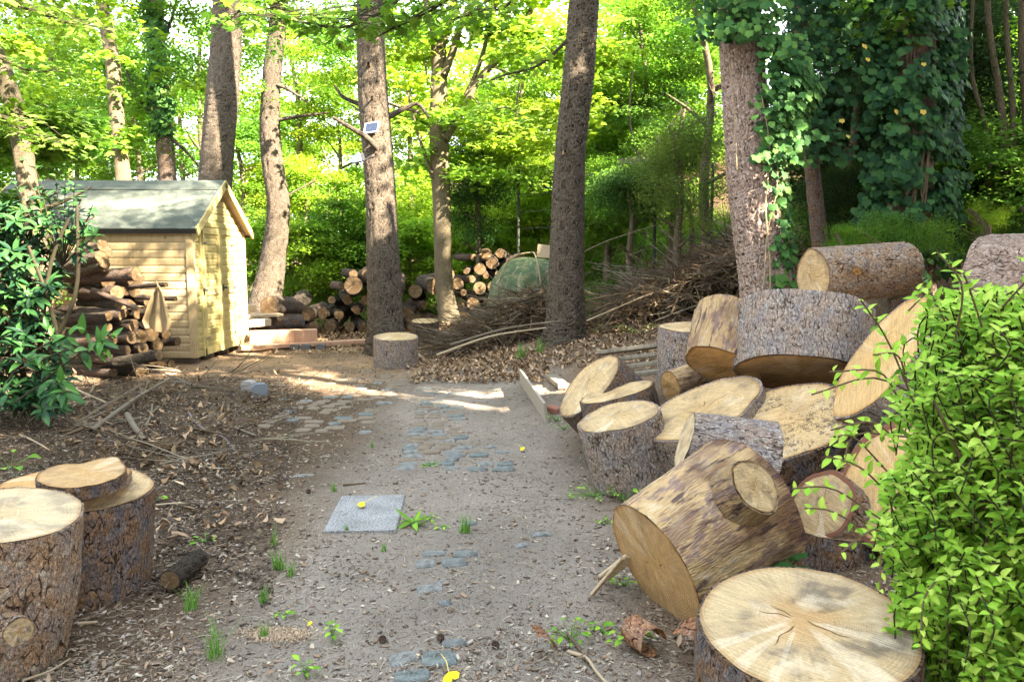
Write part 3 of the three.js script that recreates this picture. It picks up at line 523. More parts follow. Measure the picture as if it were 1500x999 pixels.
  gap(V(X1, 2.1, Z1 + 0.1), 0.3); gap(V(X1, 1.35, Z0 - 0.1), 0.12);
  for (const [px, py] of [[165, 300], [190, 297], [212, 297], [240, 301], [205, 307], [255, 318], [75, 288], [95, 290]]) gap(at(px, py, 11.2), 0.03);
}
// ------------------------------------------------------------------ sawn trunk rounds heaped on the right
bigLog('tree_stump', 'wide bleached tree stump with ringed top in front of the green shrub', [1182, 914], 154, 87, [0.03, -1], 2.42, 0.37, { face: 'bleached', bark: 'dark', seed: 3, rim: 0.022, taper: 1.06, irr: 0.035 }).userData.category = 'stump';
{
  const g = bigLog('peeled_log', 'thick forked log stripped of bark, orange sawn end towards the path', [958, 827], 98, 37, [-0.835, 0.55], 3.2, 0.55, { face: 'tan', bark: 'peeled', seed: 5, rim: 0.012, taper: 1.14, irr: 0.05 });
  { // bark still sticks to the far end; downward faces are darkened as well
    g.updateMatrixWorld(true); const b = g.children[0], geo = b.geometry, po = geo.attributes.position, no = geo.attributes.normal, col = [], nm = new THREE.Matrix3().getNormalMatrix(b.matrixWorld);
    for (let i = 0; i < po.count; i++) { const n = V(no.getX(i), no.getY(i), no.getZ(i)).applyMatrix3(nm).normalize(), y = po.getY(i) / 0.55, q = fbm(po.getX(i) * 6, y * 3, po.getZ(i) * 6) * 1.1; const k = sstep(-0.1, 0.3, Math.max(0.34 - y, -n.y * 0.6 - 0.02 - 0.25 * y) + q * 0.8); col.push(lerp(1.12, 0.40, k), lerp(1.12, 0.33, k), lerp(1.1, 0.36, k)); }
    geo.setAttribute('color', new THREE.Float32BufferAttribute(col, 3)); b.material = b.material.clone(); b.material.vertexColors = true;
  }
  stubAt(g, [1107, 712], 44, 29, [0.86, -0.5], 3.03, 0.11, 'cream2', 'peeled').material = (() => { const m = BARK.peeled.m.clone(); m.color.multiplyScalar(0.6); return m; })();
}
bigLog('forked_log', 'dark purple forked limb lying behind the stripped log', [1004, 645], 42, 9, [-0.93, -0.3], 3.7, 0.40, { face: 'pale', bark: 'grey', seed: 8, rim: 0.03, taper: 1.55 });
bigLog('stump_round', 'upright trunk round with tilted oval top beside a sprig of green leaves', [906, 609], 62, 20, [-0.25, -0.97], 4.95, 0.5, { face: 'cream', bark: 'grey', seed: 11, taper: 1.02 });
bigLog('stump_round', 'wide cream topped round between the upright round and the mouldy one', [1028, 598], 92, 34, [-0.40, -0.91], 4.85, 0.42, { face: 'cream2', bark: 'grey', seed: 12 });
bigLog('stump_round', 'broad tilted round with black mould spots across its sawn face', [1155, 615], 98, 53, [-0.28, -0.96], 4.4, 0.36, { face: 'mould', bark: 'dark', seed: 13 });
bigLog('stump_round', 'leaning round standing on edge, long orange cut face beside the shrub', [1291, 522], 107, 34, [-0.85, -0.53], 4.15, 0.42, { face: 'fresh', bark: 'grey', seed: 14, rim: 0.03 });
bigLog('stump_round', 'small pear shaped red rimmed cut between the stripped log and orange round', [1204, 740], 55, 42, [-0.8, -0.6], 3.7, 0.34, { face: 'cream', bark: 'pine', seed: 15, rim: 0.10, inner: 0.13 });
bigLog('stump_round', 'large fresh orange cut with reddish bark rim half hidden by the shrub', [1322, 708], 104, 84, [-0.75, -0.5], 3.55, 0.4, { face: 'fresh', bark: 'pine', seed: 16, rim: 0.08, inner: 0.115 });
bigLog('stump_round', 'thick round tipped over, purple bark up and dark streaked cut facing down', [1172, 549], 93, 27, [-0.06, 1], 5.05, 0.43, { face: 'tan', bark: 'grey', seed: 17, taper: 1.05 });
bigLog('stump_round', 'round with patchy pale peeled bark leaning over an orange cut face', [1058, 538], 56, 25, [-0.35, 0.93], 5.3, 0.38, { face: 'orange', bark: 'peeled', seed: 18, taper: 1.25 });
bigLog('stump_round', 'upright grey barked stump at the back of the heap with thin flat top', [1010, 479], 45, 8, [0.02, -1], 6.1, 0.5, { face: 'cream2', bark: 'grey', seed: 19, taper: 1.05 });
bigLog('stump_round', 'tilted disc facing the sky at the path end of the heap beside the board', [863, 564], 60, 23, [-0.72, -0.69], 5.9, 0.3, { face: 'cream', bark: 'dark', seed: 20 });
bigLog('stump_round', 'low round with narrow oval top wedged behind the upright round', [903, 574], 56, 10, [-0.26, -0.97], 5.5, 0.45, { face: 'cream2', bark: 'dark', seed: 21, taper: 1.02 });
{
  const g = bigLog('lying_log', 'log lying on top of the heap with a round sawn branch stub', [1192, 407], 43, 22, [-1, 0.1], 5.5, 0.74, { face: 'cream', bark: 'pine', seed: 22, taper: 0.9 });
  stubAt(g, [1256, 397], 8, 6, [-0.15, 0.2], 5.26, 0.12, 'orange', 'pine');
}
bigLog('stump_round', 'grey barked round at the back beyond the shrub, ivy behind it', [1600, 438], 92, 26, [1, 0.05], 4.7, 0.6, { face: 'cream', bark: 'pink', seed: 23 });
bigLog('stump_round', 'dark barked piece under the small red rimmed cut, mostly hidden', [1216, 774], 56, 15, [0.1, -0.99], 3.72, 0.32, { face: 'cream', bark: 'dark', seed: 24 });
bigLog('stump_round', 'purple barked round filling the heap below the lying log', [1230, 500], 60, 14, [0.1, -1], 5.7, 0.6, { face: 'cream2', bark: 'grey', seed: 25 });
bigLog('split_log', 'pale split chunk of wood lying between the upright stump and cream round', [982, 566], 22, 14, [-0.9, 0.3], 5.75, 0.34, { face: 'orange', bark: 'peeled', seed: 26, irr: 0.15 });

// ------------------------------------------------------------------ stumps at the left edge
{
  const g = bigLog('tree_stump', 'pale topped stump at the left edge with a big round branch scar', [2, 752], 108, 40, [0.03, -1], 2.8, 0.58, { face: 'pale', bark: 'pine', seed: 31, taper: 0.98, rim: 0.03, irr: 0.05, shape: (a, y) => 1 - 0.12 * sstep(0.3, 0, y) }); g.userData.category = 'stump';
  stubAt(g, [26, 926], 22, 20, [0.3, 0.1], 2.53, 0.1, 'bleached', 'pine', 'branch_scar');
  const h = bigLog('tree_stump', 'dark barked stump carrying two sawn slices near the left edge', [116, 714], 99, 34, [0.02, -1], 3.45, 0.46, { face: 'cream', bark: 'dark', seed: 32, taper: 1.0, rim: 0.03, irr: 0.045 }); h.userData.category = 'stump';
  const slice = (name, label, c, R, T, tilt, shape, face, bark, seed, rim) => {
    const t = thing(name, label, 'wood slice', c); t.rotation.set(tilt[0], tilt[2], tilt[1]);
    const sh = barkShell(R, R, T, bark, { seed, irr: 0.05, rim, shape, rings: 90 });
    part('bark', sh.geo, BARK[bark].m, t); part('cut_face', sawnEnd(sh.rad, T, rim, true, seed), FACE[face], t); part('cut_face', sawnEnd(sh.rad, 0, rim, false, seed), FACE[face], t);
  };
  const top = at(116, 714, 3.45).y;
  slice('wood_slice', 'thin pale orange slice lying under the heart shaped one', at(95, 693, 3.42).setY(top + 0.006), 0.24, 0.035, [0.03, 0.02, 0.3], (a) => 1 + 0.1 * Math.cos(2 * a), 'orange', 'pine', 41, 0.02);
  const heart = (a) => { let d = Math.abs(((a - 1.75 + 9.4248) % 6.2832) - 3.1416); return 1 - 0.30 * Math.exp(-Math.pow((a - 2.25) / 0.35, 2)) + 0.2 * Math.exp(-Math.pow((a - 1.45) / 0.3, 2)) + 0.12 * Math.cos(a - 3.4); };
  slice('wood_slice', 'heart shaped slice with dark bark edge on top of the stump', at(127, 699, 3.33).setY(top + 0.046), 0.172, 0.055, [0.10, -0.05, 0], heart, 'tan', 'dark', 42, 0.03);
}
// ------------------------------------------------------------------ stump by the pine and timber by the shed
bigLog('tree_stump', 'low stump with flat pale top standing against the pine with the solar lamp', [580, 493], 33, 6.5, [0, -1], 10.75, 0.46, { face: 'cream', bark: 'grey', seed: 51, taper: 1.0 }).userData.category = 'stump';
const bar = (name, label, cat, p, q, w, h, mat, roll = 0, group) => {         // squared timber from p to q
  const d = q.clone().sub(p), m = single(name, board(w, h, d.length(), 0.005), mat, label, cat, p.clone().add(q).multiplyScalar(0.5), group);
  const u = m.geometry.attributes.uv, po = m.geometry.attributes.position; for (let i = 0; i < po.count; i++) u.setXY(i, po.getX(i) * 1.3 + po.getY(i) * 1.3, po.getZ(i) * 0.7);
  m.quaternion.setFromUnitVectors(V(0, 0, 1), d.normalize()); m.rotateZ(roll); return m;
};
{
  const y = (p, h) => p.clone().setY(h);
  bar('timber_beam', 'thick reddish timber beam on the ground beside the shed', 'timber', y(onGround(366, 512), 0.19), y(onGround(464, 508), 0.19), 0.2, 0.23, WOOD.red);
  bar('timber_plank', 'long pale plank laid on the ground from the beam to the pine', 'timber', y(onGround(352, 517), 0.07), y(onGround(556, 505), 0.07), 0.2, 0.06, WOOD.red);
  bar('timber_board', 'short pale board stacked crosswise on the beam by the shed', 'timber', y(onGround(355, 500), 0.46), y(onGround(412, 495), 0.44), 0.14, 0.05, WOOD.planed);
  bar('timber_board', 'stubby pale timber offcut under the stacked boards by the shed', 'timber', y(onGround(360, 505), 0.36), y(onGround(392, 500), 0.36), 0.22, 0.12, WOOD.planed);
  bar('timber_board', 'pale timber block against the shed corner, topmost of the offcuts', 'timber', y(onGround(356, 498), 0.58), y(onGround(376, 497), 0.58), 0.2, 0.14, WOOD.planed);
  for (const [x, l] of [[432, 'dark stone block under the plank, nearest the shed'], [448, 'reddish stone block under the middle of the plank'], [470, 'grey stone block under the plank towards the pine']]) { const p = onGround(x, 512); single('stone_block', board(0.14, 0.1, 0.12, 0.02), std(0.13, 0.125, 0.12), l, 'stone', p.setY(p.y + 0.04)); }
  // board, brick bits and weathered slats at the end of the heap
  bar('leaning_board', 'white weathered board standing on edge beside the tilted disc', 'board', onGround(763, 553, 0.07), onGround(800, 607, 0.09), 0.025, 0.2, std(0.34, 0.29, 0.225, 0.9), 0.12);
  bar('timber_plank', 'brown offcut of plank lying on the ground behind the white board', 'timber', onGround(808, 552, 0.03), onGround(826, 566, 0.03), 0.12, 0.05, WOOD.worn);
  const slat = ['topmost of the weathered slats stacked behind the tilted disc', 'second weathered slat down in the stack behind the tilted disc', 'grey slat low in the stack behind the tilted disc', 'bottom slat of the stack behind the tilted disc'];
  slat.forEach((l, i) => bar('weathered_slat', l, 'slat', at(880 + i * 10, 517 + i * 11, 6.9 - i * 0.1), at(975 + i * 4, 505 + i * 12, 6.6 - i * 0.1), 0.11, 0.035, WOOD.worn, 0.1 * i - 0.1, 'weathered slats stacked behind the heap'));
  single('brick', board(0.10, 0.07, 0.19, 0.012), std(0.30, 0.13, 0.085, 0.95), 'red brick half buried beside the tilted disc and white board', 'brick', onGround(812, 601, 0.02)).rotation.y = 0.7;
  single('stone_block', board(0.16, 0.17, 0.13, 0.03), std(0.19, 0.205, 0.22), 'blue grey stone block on the open ground in front of the shed', 'stone', onGround(380, 573, 0.06)).rotation.y = 0.4;
  single('stone_block', board(0.14, 0.13, 0.1, 0.025), std(0.36, 0.33, 0.30), 'pale stone beside the blue grey block in front of the shed', 'stone', onGround(364, 566, 0.05)).rotation.y = -0.3;
  bar('wood_splinter', 'long pale splinter of wood sticking out under the stripped log', 'wood piece', onGround(868, 872, 0.015), at(912, 818, 3.35), 0.035, 0.012, WOOD.planed, 0.3);
  bar('wood_splinter', 'broad split piece beside the long splinter under the stripped log', 'wood piece', onGround(885, 846, 0.03), at(925, 815, 3.4), 0.06, 0.02, WOOD.planed, -0.2);
}

// ------------------------------------------------------------------ firewood
const proto = (kind, R, L, face, seed, split) => {                           // geometries shared by all copies
  const shape = split ? (a) => { const s = Math.cos(a - 1); return s > 0.2 ? 0.2 / s * 0.9 + 0.12 : 1; } : undefined;
  const weathered = BARK[kind].m.clone(); weathered.color.multiplyScalar(0.62);
  const sh = barkShell(R, R * 0.94, L, kind, { sides: 22, rings: 10, seed, irr: 0.09, rim: 0.06, shape });
  return (label, cat, p, q, s, group, name = 'firewood_log') => {
    const t = thing(name, label, cat, p, group); t.quaternion.copy(q); t.scale.copy(s);
    part('bark', sh.geo, weathered, t); part('cut_face', proto.end(sh, L, true, seed), FACE[face], t); part('cut_face', proto.end(sh, 0, false, seed), FACE[face], t); return t;
  };
};
{ const cache = {}; proto.end = (sh, y, up, seed) => cache[seed + '/' + y] ??= (() => { const ni = 22, pos = [0, y, 0], uv = [0.5, 0.5], idx = []; for (let i = 0; i < ni; i++) { const a = i / ni * 6.2832, r = sh.rad(a, y) * 0.94; pos.push(Math.cos(a) * r, y + (up ? 0.002 : -0.002), -Math.sin(a) * r); uv.push(0.5 + 0.46 * Math.cos(a), 0.5 + 0.46 * Math.sin(a)); const b = 1 + i, c = 1 + (i + 1) % ni; up ? idx.push(0, b, c) : idx.push(0, c, b); } return geoOf(pos, idx, uv); })(); }
const FW = [proto('dark', 0.1, 1, 'old', 101), proto('trunk', 0.1, 1, 'old2', 102), proto('dark', 0.1, 1, 'old', 103, true), proto('trunk', 0.1, 1, 'old', 104), proto('dark', 0.1, 1, 'old2', 105)];
{ // stack against the shed's long wall: ends towards the clearing
  const r = rng(17), ax = V(0.86, 0.02, 0.5).normalize(), q0 = QY(ax);
  for (let row = 0; row < 9; row++) for (let k = 0; k < 6; k++) {
    const y = 0.09 + row * 0.142, z = -10.35 + k * 0.19 + (row % 2) * 0.09;
    if (row > 6 && k > 3 || row > 5 && k > 4) continue;
    const R = 0.055 + r() * 0.045, L = 0.75 + r() * 0.5, xe = -4.55 + gauss(r) * 0.16 - row * 0.028 - k * 0.05 - (row > 6 ? 0.15 : 0);
    const q = QY(ax.clone().add(V(gauss(r) * 0.08, gauss(r) * 0.11, gauss(r) * 0.28)).normalize()).multiply(Qe(0, r() * 6.28, 0));
    const end = V(xe, y + gauss(r) * 0.015, z), s = V(R / 0.1, L, R / 0.1);
    const p = end.clone().sub(V(0, L, 0).applyQuaternion(q)); p.z = Math.max(p.z, -10.58);
    FW[Math.floor(r() * 5)]('firewood log in the stack against the long shed wall', 'log', p, q, s, 'firewood stacked against the shed wall');
  }
  const lay = (label, a, b, R, k, name) => { const p = at(...a), e = at(...b), d = e.clone().sub(p); return FW[k](label, 'log', p, QY(d.clone().normalize()), V(R / 0.1, d.length(), R / 0.1), undefined, name); };
  lay('thick dark log lying across the top of the firewood stack', [95, 405, 9.5], [198, 402, 9.25], 0.085, 0, 'firewood_log');
  lay('grey branch slanting down the front of the firewood stack', [135, 425, 9.2], [203, 453, 8.95], 0.032, 0, 'cut_branch');
  lay('thin dark branch poking out of the stack above the brown cloth', [190, 420, 9.3], [243, 417, 8.95], 0.03, 0, 'cut_branch');
  lay('lower thin branch poking out behind the brown cloth', [200, 436, 9.4], [257, 438, 9.1], 0.028, 0, 'cut_branch');
  lay('short thick log lying loose at the foot of the firewood stack', [170, 532, 9.3], [232, 520, 9.1], 0.07, 1, 'firewood_log');
  // bark slabs on top
  for (const [i, l, a, b] of [[0, 'rough split slab with ragged end on top of the firewood stack', [80, 396, 9.6], [152, 364, 9.2]], [1, 'lower rough slab beside the ragged one on the firewood stack', [90, 398, 9.4], [150, 380, 9.1]]]) {
    const p = at(...a), e = at(...b), d = e.clone().sub(p), t = thing('split_slab', l, 'wood slab', p); t.quaternion.copy(QY(d.clone().normalize()));
    const sh = barkShell(0.13, 0.12, d.length(), 'dark', { sides: 40, rings: 22, seed: 61 + i, irr: 0.2, rim: 0.06, shape: (x, y) => 0.55 + 0.45 * Math.abs(Math.cos(x)) + 0.12 * noise(Math.cos(x) * 9, Math.sin(x) * 9, i) });
    part('bark', sh.geo, BARK.trunk.m, t); part('cut_face', sawnEnd(sh.rad, d.length(), 0.05, true, 3), FACE.old, t);
  }
  // brown cloth hanging from the thin branch
  const pos = [], uv = [], idx = [], n = 22;
  for (let j = 0; j <= n; j++) for (let i = 0; i <= n; i++) {
    const u = i / n - 0.5, v = j / n, w = 0.05 + 0.34 * Math.pow(v, 0.75) * (v > 0.78 ? 1 - 0.9 * Math.abs(u) * (v - 0.78) * 4 : 1);
    pos.push(u * w * 1.05 + 0.05 * (v > 0.5 ? u * (v - 0.5) : 0) - v * 0.03, -v * 0.54 + 0.22 * Math.max(0, v - 0.6) * Math.abs(u - 0.1), 0.05 * Math.cos(u * 13 + v) * Math.min(1, v * 2) * (1 - 0.4 * v) + 0.04 * Math.sin(u * 5)); uv.push(i / n, v);
    if (i && j) { const k = j * (n + 1) + i; idx.push(k, k - 1, k - n - 2, k, k - n - 2, k - n - 1); }
  }
  const t = thing('canvas_cloth', 'brown canvas cloth hanging from a branch at the end of the firewood', 'cloth', at(231, 419, 8.9));
  part('cloth', geoOf(pos, idx, uv), std(0.30, 0.215, 0.115, 0.95, { side: THREE.DoubleSide }), t);
  part('loop', limb([V(0, 0, 0), V(-0.02, 0.06, 0), V(0, 0.1, 0)], 0.008, 0.008, 6), std(0.3, 0.24, 0.15), t);
}
{ // heaps of logs below the wood, ends towards the camera
  const r = rng(23);
  const heap = (px0, px1, prof, d, label, group, rs) => {
    const x0 = at(px0, 450, d).x, x1 = at(px1, 450, d).x; let row = 0;
    for (let y = rs * 0.8; y < 2.4; y += rs * 1.62, row++) for (let x = x0 + (row % 2) * rs; x < x1; x += rs * 2.02) {
      const t = (x - x0) / (x1 - x0), top = prof(t); if (y > top) continue;
      const R = rs * (0.45 + r() * 0.6), L = 0.8 + r() * 0.5, z = -d + 0.5 + gauss(r) * 0.12 - y * 0.28, q = QY(V(gauss(r) * 0.5 + 0.1, gauss(r) * 0.22, 1).normalize()).multiply(Qe(0, r() * 6.28, 0));
      const e = V(x + gauss(r) * 0.05, H(x, z) + y + gauss(r) * 0.04, z), p = e.clone().sub(V(0, L, 0).applyQuaternion(q));
      FW[[0, 3, 4, 1, 2][Math.floor(r() * 5)]](label, 'log', p, q, V(R / 0.1, L, R / 0.1), group, 'piled_log');
    }
  };
  heap(372, 545, (t) => 0.35 + 0.3 * t + 0.75 * sstep(0.55, 0.85, t), 15.6, 'log in the heap between the shed and the solar lamp pine', 'logs heaped left of the solar lamp pine', 0.165);
  heap(585, 640, () => 1.05, 16.2, 'log in the heap between the pine and the slim maple', 'logs heaped behind the slim maple', 0.19);
  heap(664, 752, (t) => 1.3 - 0.3 * Math.abs(t - 0.6), 15.8, 'round log in the heap beside the green tarpaulin', 'logs heaped beside the tarpaulin', 0.135);
  const big = (label, px, py, d, R, k, tilt) => { const p = at(px, py, d); FW[k](label, 'log', p.clone().add(V(0, 0, -0.8)), QY(V(tilt, 0.1, 1).normalize()), V(R / 0.1, 0.9, R / 0.1), undefined, 'piled_log'); };
  big('large gnarled log with hollow orange end in front of the left heap', 415, 455, 14.6, 0.21, 0, -0.3);
  big('thick log lying on top of the left heap beside the pine', 522, 408, 15.2, 0.18, 4, 0.5);
  big('big pale log end near the top of the left heap', 505, 424, 15.0, 0.19, 4, 0.2);
  big('mossy grey log lying low at the foot of the left heap', 425, 478, 14.2, 0.17, 0, -1.6);
  big('large log resting on the heap beside the tarpaulin', 722, 388, 15.4, 0.18, 1, 0.9);
  const st = bigLog('tree_stump', 'low mossy stump behind the brush beside the slim maple', [622, 470], 20, 4, [0, -1], 13.5, 0.4, { face: 'cream', bark: 'trunk', seed: 71 }); st.userData.category = 'stump';
}
// green tarpaulin over a heap
{
  const pos = [], uv = [], idx = [], nu = 64, nv = 30;
  for (let j = 0; j <= nv; j++) for (let i = 0; i <= nu; i++) {
    const a = i / nu * Math.PI * 2, v = j / nv, fold = 0.17 * noise(Math.cos(a) * 2.4, Math.sin(a) * 2.4, v * 1.2) + 0.16 * Math.abs(noise(Math.cos(a) * 6, Math.sin(a) * 6, v * 2));
    const rr = Math.sin(Math.min(1, v * 1.06) * Math.PI / 2), R = Math.pow(rr, 0.9) + fold * v * 2.2;
    pos.push(Math.cos(a) * R * 0.68, 1.2 * Math.pow(Math.cos(v * Math.PI / 2), 0.6) * (1 + 0.1 * noise(Math.cos(a) * 1.5 * v, Math.sin(a) * 1.5 * v, 4)) + 0.03 * fold, -Math.sin(a) * R * 0.75); uv.push(i / nu * 4, v * 2);
    if (i && j) { const k = j * (nu + 1) + i; idx.push(k, k - nu - 2, k - 1, k, k - nu - 1, k - nu - 2); }
  }
  const tex = dataTex(256, 256, (u, v) => mix3([0.075, 0.11, 0.05], [0.17, 0.165, 0.08], sstep(-0.1, 0.35, tfbm(u, v, 6, 6, 3) + 0.3 * tnoise(u, v, 30, 30, 5))).map((q, k) => lerp(q, [0.28, 0.24, 0.15][k], 0.7 * sstep(0.18, 0.4, tfbm(u, v, 9, 5, 13)))));
  const p = at(780, 425, 13.2); p.y = H(p.x, p.z) - 0.05;
  const t = thing('tarpaulin', 'faded green tarpaulin draped over a heap behind the brush', 'tarpaulin', p);
  const g = geoOf(pos, idx, uv); part('sheet', g, surface({ map: tex, roughness: 0.6, side: THREE.DoubleSide }), t);
  { const r = rng(71); for (let k = 0; k < 5; k++) { const a = 0.2 + k * 1.15, pts = []; for (let v = 0; v <= 6; v++) { const q = v / 6, R = Math.pow(Math.sin(Math.min(1, q * 1.06) * Math.PI / 2), 0.9) * 1.04; pts.push(V(Math.cos(a + 0.1 * q) * R * 0.7, 1.22 * Math.pow(Math.cos(q * Math.PI / 2), 0.6) + 0.03, -Math.sin(a + 0.1 * q) * R * 0.78)); } part('rope', limb(pts, 0.012, 0.012, 5, 14), WOOD.vine, t); } }
  const plank = part('board', bx(0.3, 0.22, 0.05, 0.1, 1.28, 0.1).rotateZ(-0.1), WOOD.planed, t);
}

// ------------------------------------------------------------------ brush, sticks, litter
const twigGeo = (seed, n, L, R) => { const r = rng(seed), gs = []; for (let k = 0; k < n; k++) { const p = V(gauss(r) * 0.1, gauss(r) * 0.05, gauss(r) * 0.1), d = V(1, gauss(r) * 0.35, gauss(r) * 0.8).normalize(), pts = [p]; const l = L * (0.4 + r() * 0.6); for (let i = 1; i < 4; i++) { d.add(V(gauss(r) * 0.2, gauss(r) * 0.16, gauss(r) * 0.2)).normalize(); pts.push(pts[i - 1].clone().addScaledVector(d, l / 3)); } const w = R * (0.5 + r() * 0.7); gs.push(limb(pts, w, w * 0.3, 4, 5)); } return mergeGeometries(gs); };
const TWIGS = [twigGeo(1, 5, 1.0, 0.010), twigGeo(2, 6, 0.8, 0.008), twigGeo(3, 7, 0.6, 0.005)];
function heapOf(name, label, outlineFn, n, nl, seed) {                       // outlineFn(r) gives a point in the heap
  const r = rng(seed), g = thing(name, label, 'brushwood', V(0, 0, 0)); g.userData.kind = 'stuff';
  const list = [[], [], []], dl = [[], [], []];
  for (let i = 0; i < n; i++) { const p = outlineFn(r), k = i % 3; list[k].push({ m: M4(p, Qe(gauss(r) * 0.5, r() * 6.28, gauss(r) * 0.35), 0.6 + r() * 0.8), c: mul3([1, 0.95 + r() * 0.1, 0.9 + r() * 0.2], 0.5 + r() * 1.1) }); }
  for (let i = 0; i < nl; i++) { const p = outlineFn(r); dl[i % 3].push({ m: M4(p, Qe(r() * 6, r() * 6, r() * 6), 0.8 + r() * 0.9), c: mul3([1, 0.9, 0.75], 0.5 + r() * 0.9) }); }
  list.forEach((l, k) => scatter('twigs', TWIGS[k], [WOOD.twig, WOOD.twigGrey, WOOD.twig][k], l, g));
  dl.forEach((l, k) => l.length && scatter('dry_leaves', dryLeaf[k], MAT_DRY, l, g)); return g;
}
const MAT_DRY = std(0.27, 0.20, 0.135, 0.9, { side: THREE.DoubleSide }), MAT_PALE = std(0.45, 0.36, 0.25, 0.9, { side: THREE.DoubleSide });
const inQuad = (r, a, b, top, d0, d1) => { const px = lerp(a, b, r()), d = lerp(d0, d1, r()), p = at(px, 450, d), h = H(p.x, p.z), t = (px - a) / (b - a); p.y = h + Math.pow(r(), 0.8) * top(t); return p; };
heapOf('brush_pile', 'heap of dead brushwood and dry leaves between the maple and tall pine', (r) => inQuad(r, 660, 800, (t) => 0.15 + 0.5 * sstep(0, 0.8, t), 11.3, 12.4), 520, 2400, 31);
heapOf('brush_pile', 'long tangle of bare dead branches below the dark bank', (r) => inQuad(r, 905, 1090, (t) => 0.4 + 0.4 * t, 10.3, 12.4), 700, 3200, 32);
heapOf('brush_pile', 'scattered thin twigs on the mulch below the laurel', (r) => { const p = onGround(90 + r() * 330, 545 + r() * 150); p.y += r() * 0.04; return p; }, 34, 260, 33);
{
  const r = rng(5), stick = (label, pts, R, mat, name = 'fallen_branch') => { const w = pts.map(([x, y, l]) => onGround(x, y, l ?? R)); const f = w[0].clone(); single(name, limb(w.map((p) => p.clone().sub(f)), R, R * 0.6, 7, 14), mat, label, 'branch', f); };
  stick('long grey branch lying diagonally on the mulch below the laurel', [[132, 632, 0.04], [175, 600, 0.09], [212, 575, 0.09], [255, 551, 0.10]], 0.022, WOOD.twigGrey);
  stick('thick short branch lying beside the long grey branch', [[185, 608, 0.06], [196, 625, 0.05], [211, 645, 0.03]], 0.03, WOOD.twigGrey);
  stick('forked pale twig end beside the thick short branch', [[212, 626, 0.02], [221, 605, 0.04], [222, 592, 0.07]], 0.014, WOOD.twigGrey);
  stick('thin fork of the pale twig reaching right', [[220, 606, 0.04], [232, 596, 0.06], [242, 590, 0.06]], 0.009, WOOD.twigGrey);
  stick('curved purple stick lying on the dark mulch', [[274, 602, 0.03], [285, 618], [300, 630], [325, 640], [345, 662, 0.01]], 0.011, std(0.2, 0.15, 0.15));
  stick('long bare stick from the laurel foot towards the woodpile', [[20, 530, 0.12], [70, 550, 0.1], [110, 570, 0.06], [155, 590, 0.03]], 0.015, WOOD.twigPale);
  stick('pale stick in front of the laurel foot', [[56, 603, 0.02], [90, 595, 0.05], [130, 580, 0.05]], 0.011, WOOD.twigPale);
  stick('thin twig lying near the two left stumps', [[28, 637, 0.02], [52, 648, 0.03], [72, 660, 0.01]], 0.009, WOOD.twigPale);
  stick('dark twig flat on the ground at the edge of the trodden path', [[344, 627, 0.01], [365, 635, 0.02], [378, 640, 0.01]], 0.013, WOOD.twigGrey);
  stick('small pale forked twig on the dark mulch', [[276, 676, 0.01], [296, 684, 0.02], [326, 687, 0.01]], 0.008, std(0.6, 0.5, 0.38));
  stick('dark straight twig behind the paving slab', [[502, 711, 0.008], [536, 708, 0.008]], 0.007, WOOD.twig);
  stick('brown root curving along the ground at the bottom beside bark scraps', [[832, 955, 0.01], [858, 965, 0.02], [875, 985, 0.02], [895, 1010, 0.01]], 0.008, WOOD.twigPale);
  stick('thin brown stem running up to the green weed near the bark curl', [[832, 930, 0.02], [845, 945, 0.02], [862, 972, 0.02]], 0.007, WOOD.twig);
  stick('short pale stick near the left stumps at the bottom', [[113, 915, 0.008], [142, 912, 0.01]], 0.008, WOOD.twigPale);
  stick('thin straw bent over the litter at the bottom left', [[32, 998, 0.01], [70, 985, 0.03], [100, 968, 0.01]], 0.005, WOOD.twigPale);
  stick('long thin stick lying left of the path', [[216, 742, 0.01], [250, 738, 0.015], [300, 737, 0.01]], 0.007, WOOD.twigPale);
  for (const [l, a, b, R] of [['long pale branch arching over the brush tangle', [860, 470, 10.2], [1070, 395, 10.4], 0.014], ['bent branch crossing the brush tangle', [870, 455, 10], [1010, 400, 10.8], 0.012], ['pale broken stick standing against the brush tangle', [983, 462, 9.7], [1002, 410, 10.2], 0.014], ['branch lying along the foot of the brush tangle', [860, 440, 10], [1000, 430, 10], 0.016], ['branch slanting up over the tarpaulin', [800, 400, 12.3], [960, 330, 11.5], 0.014], ['branch lying low in front of the tall pine', [640, 520, 10.4], [800, 480, 10], 0.02], ['second low branch in the brush before the tall pine', [660, 505, 10.5], [820, 470, 10.1], 0.018], ['thin branch curving through the brush tangle', [960, 470, 9.8], [1090, 430, 9.7], 0.012]]) {
    const p = at(...a), q = at(...b), m = p.clone().lerp(q, 0.5).add(V(0, 0.12 * (r() - 0.2), 0)); single('fallen_branch', limb([V(0, 0, 0), m.sub(p), q.sub(p)], R, R * 0.4, 6, 12), [WOOD.twigGrey, WOOD.twig, WOOD.twigPale][Math.floor(r() * 3)], l, 'branch', p);
  }
  // short cut log and bark scraps
  const sp = onGround(248, 850, 0.07), sq = onGround(290, 818, 0.05), dd = sq.clone().sub(sp);
  { const t = FW[1]('short cut log with round end lying beside the dark barked stump', 'log', sq, QY(dd.clone().negate().normalize()), V(0.48, dd.length(), 0.48), undefined, 'short_log'); }
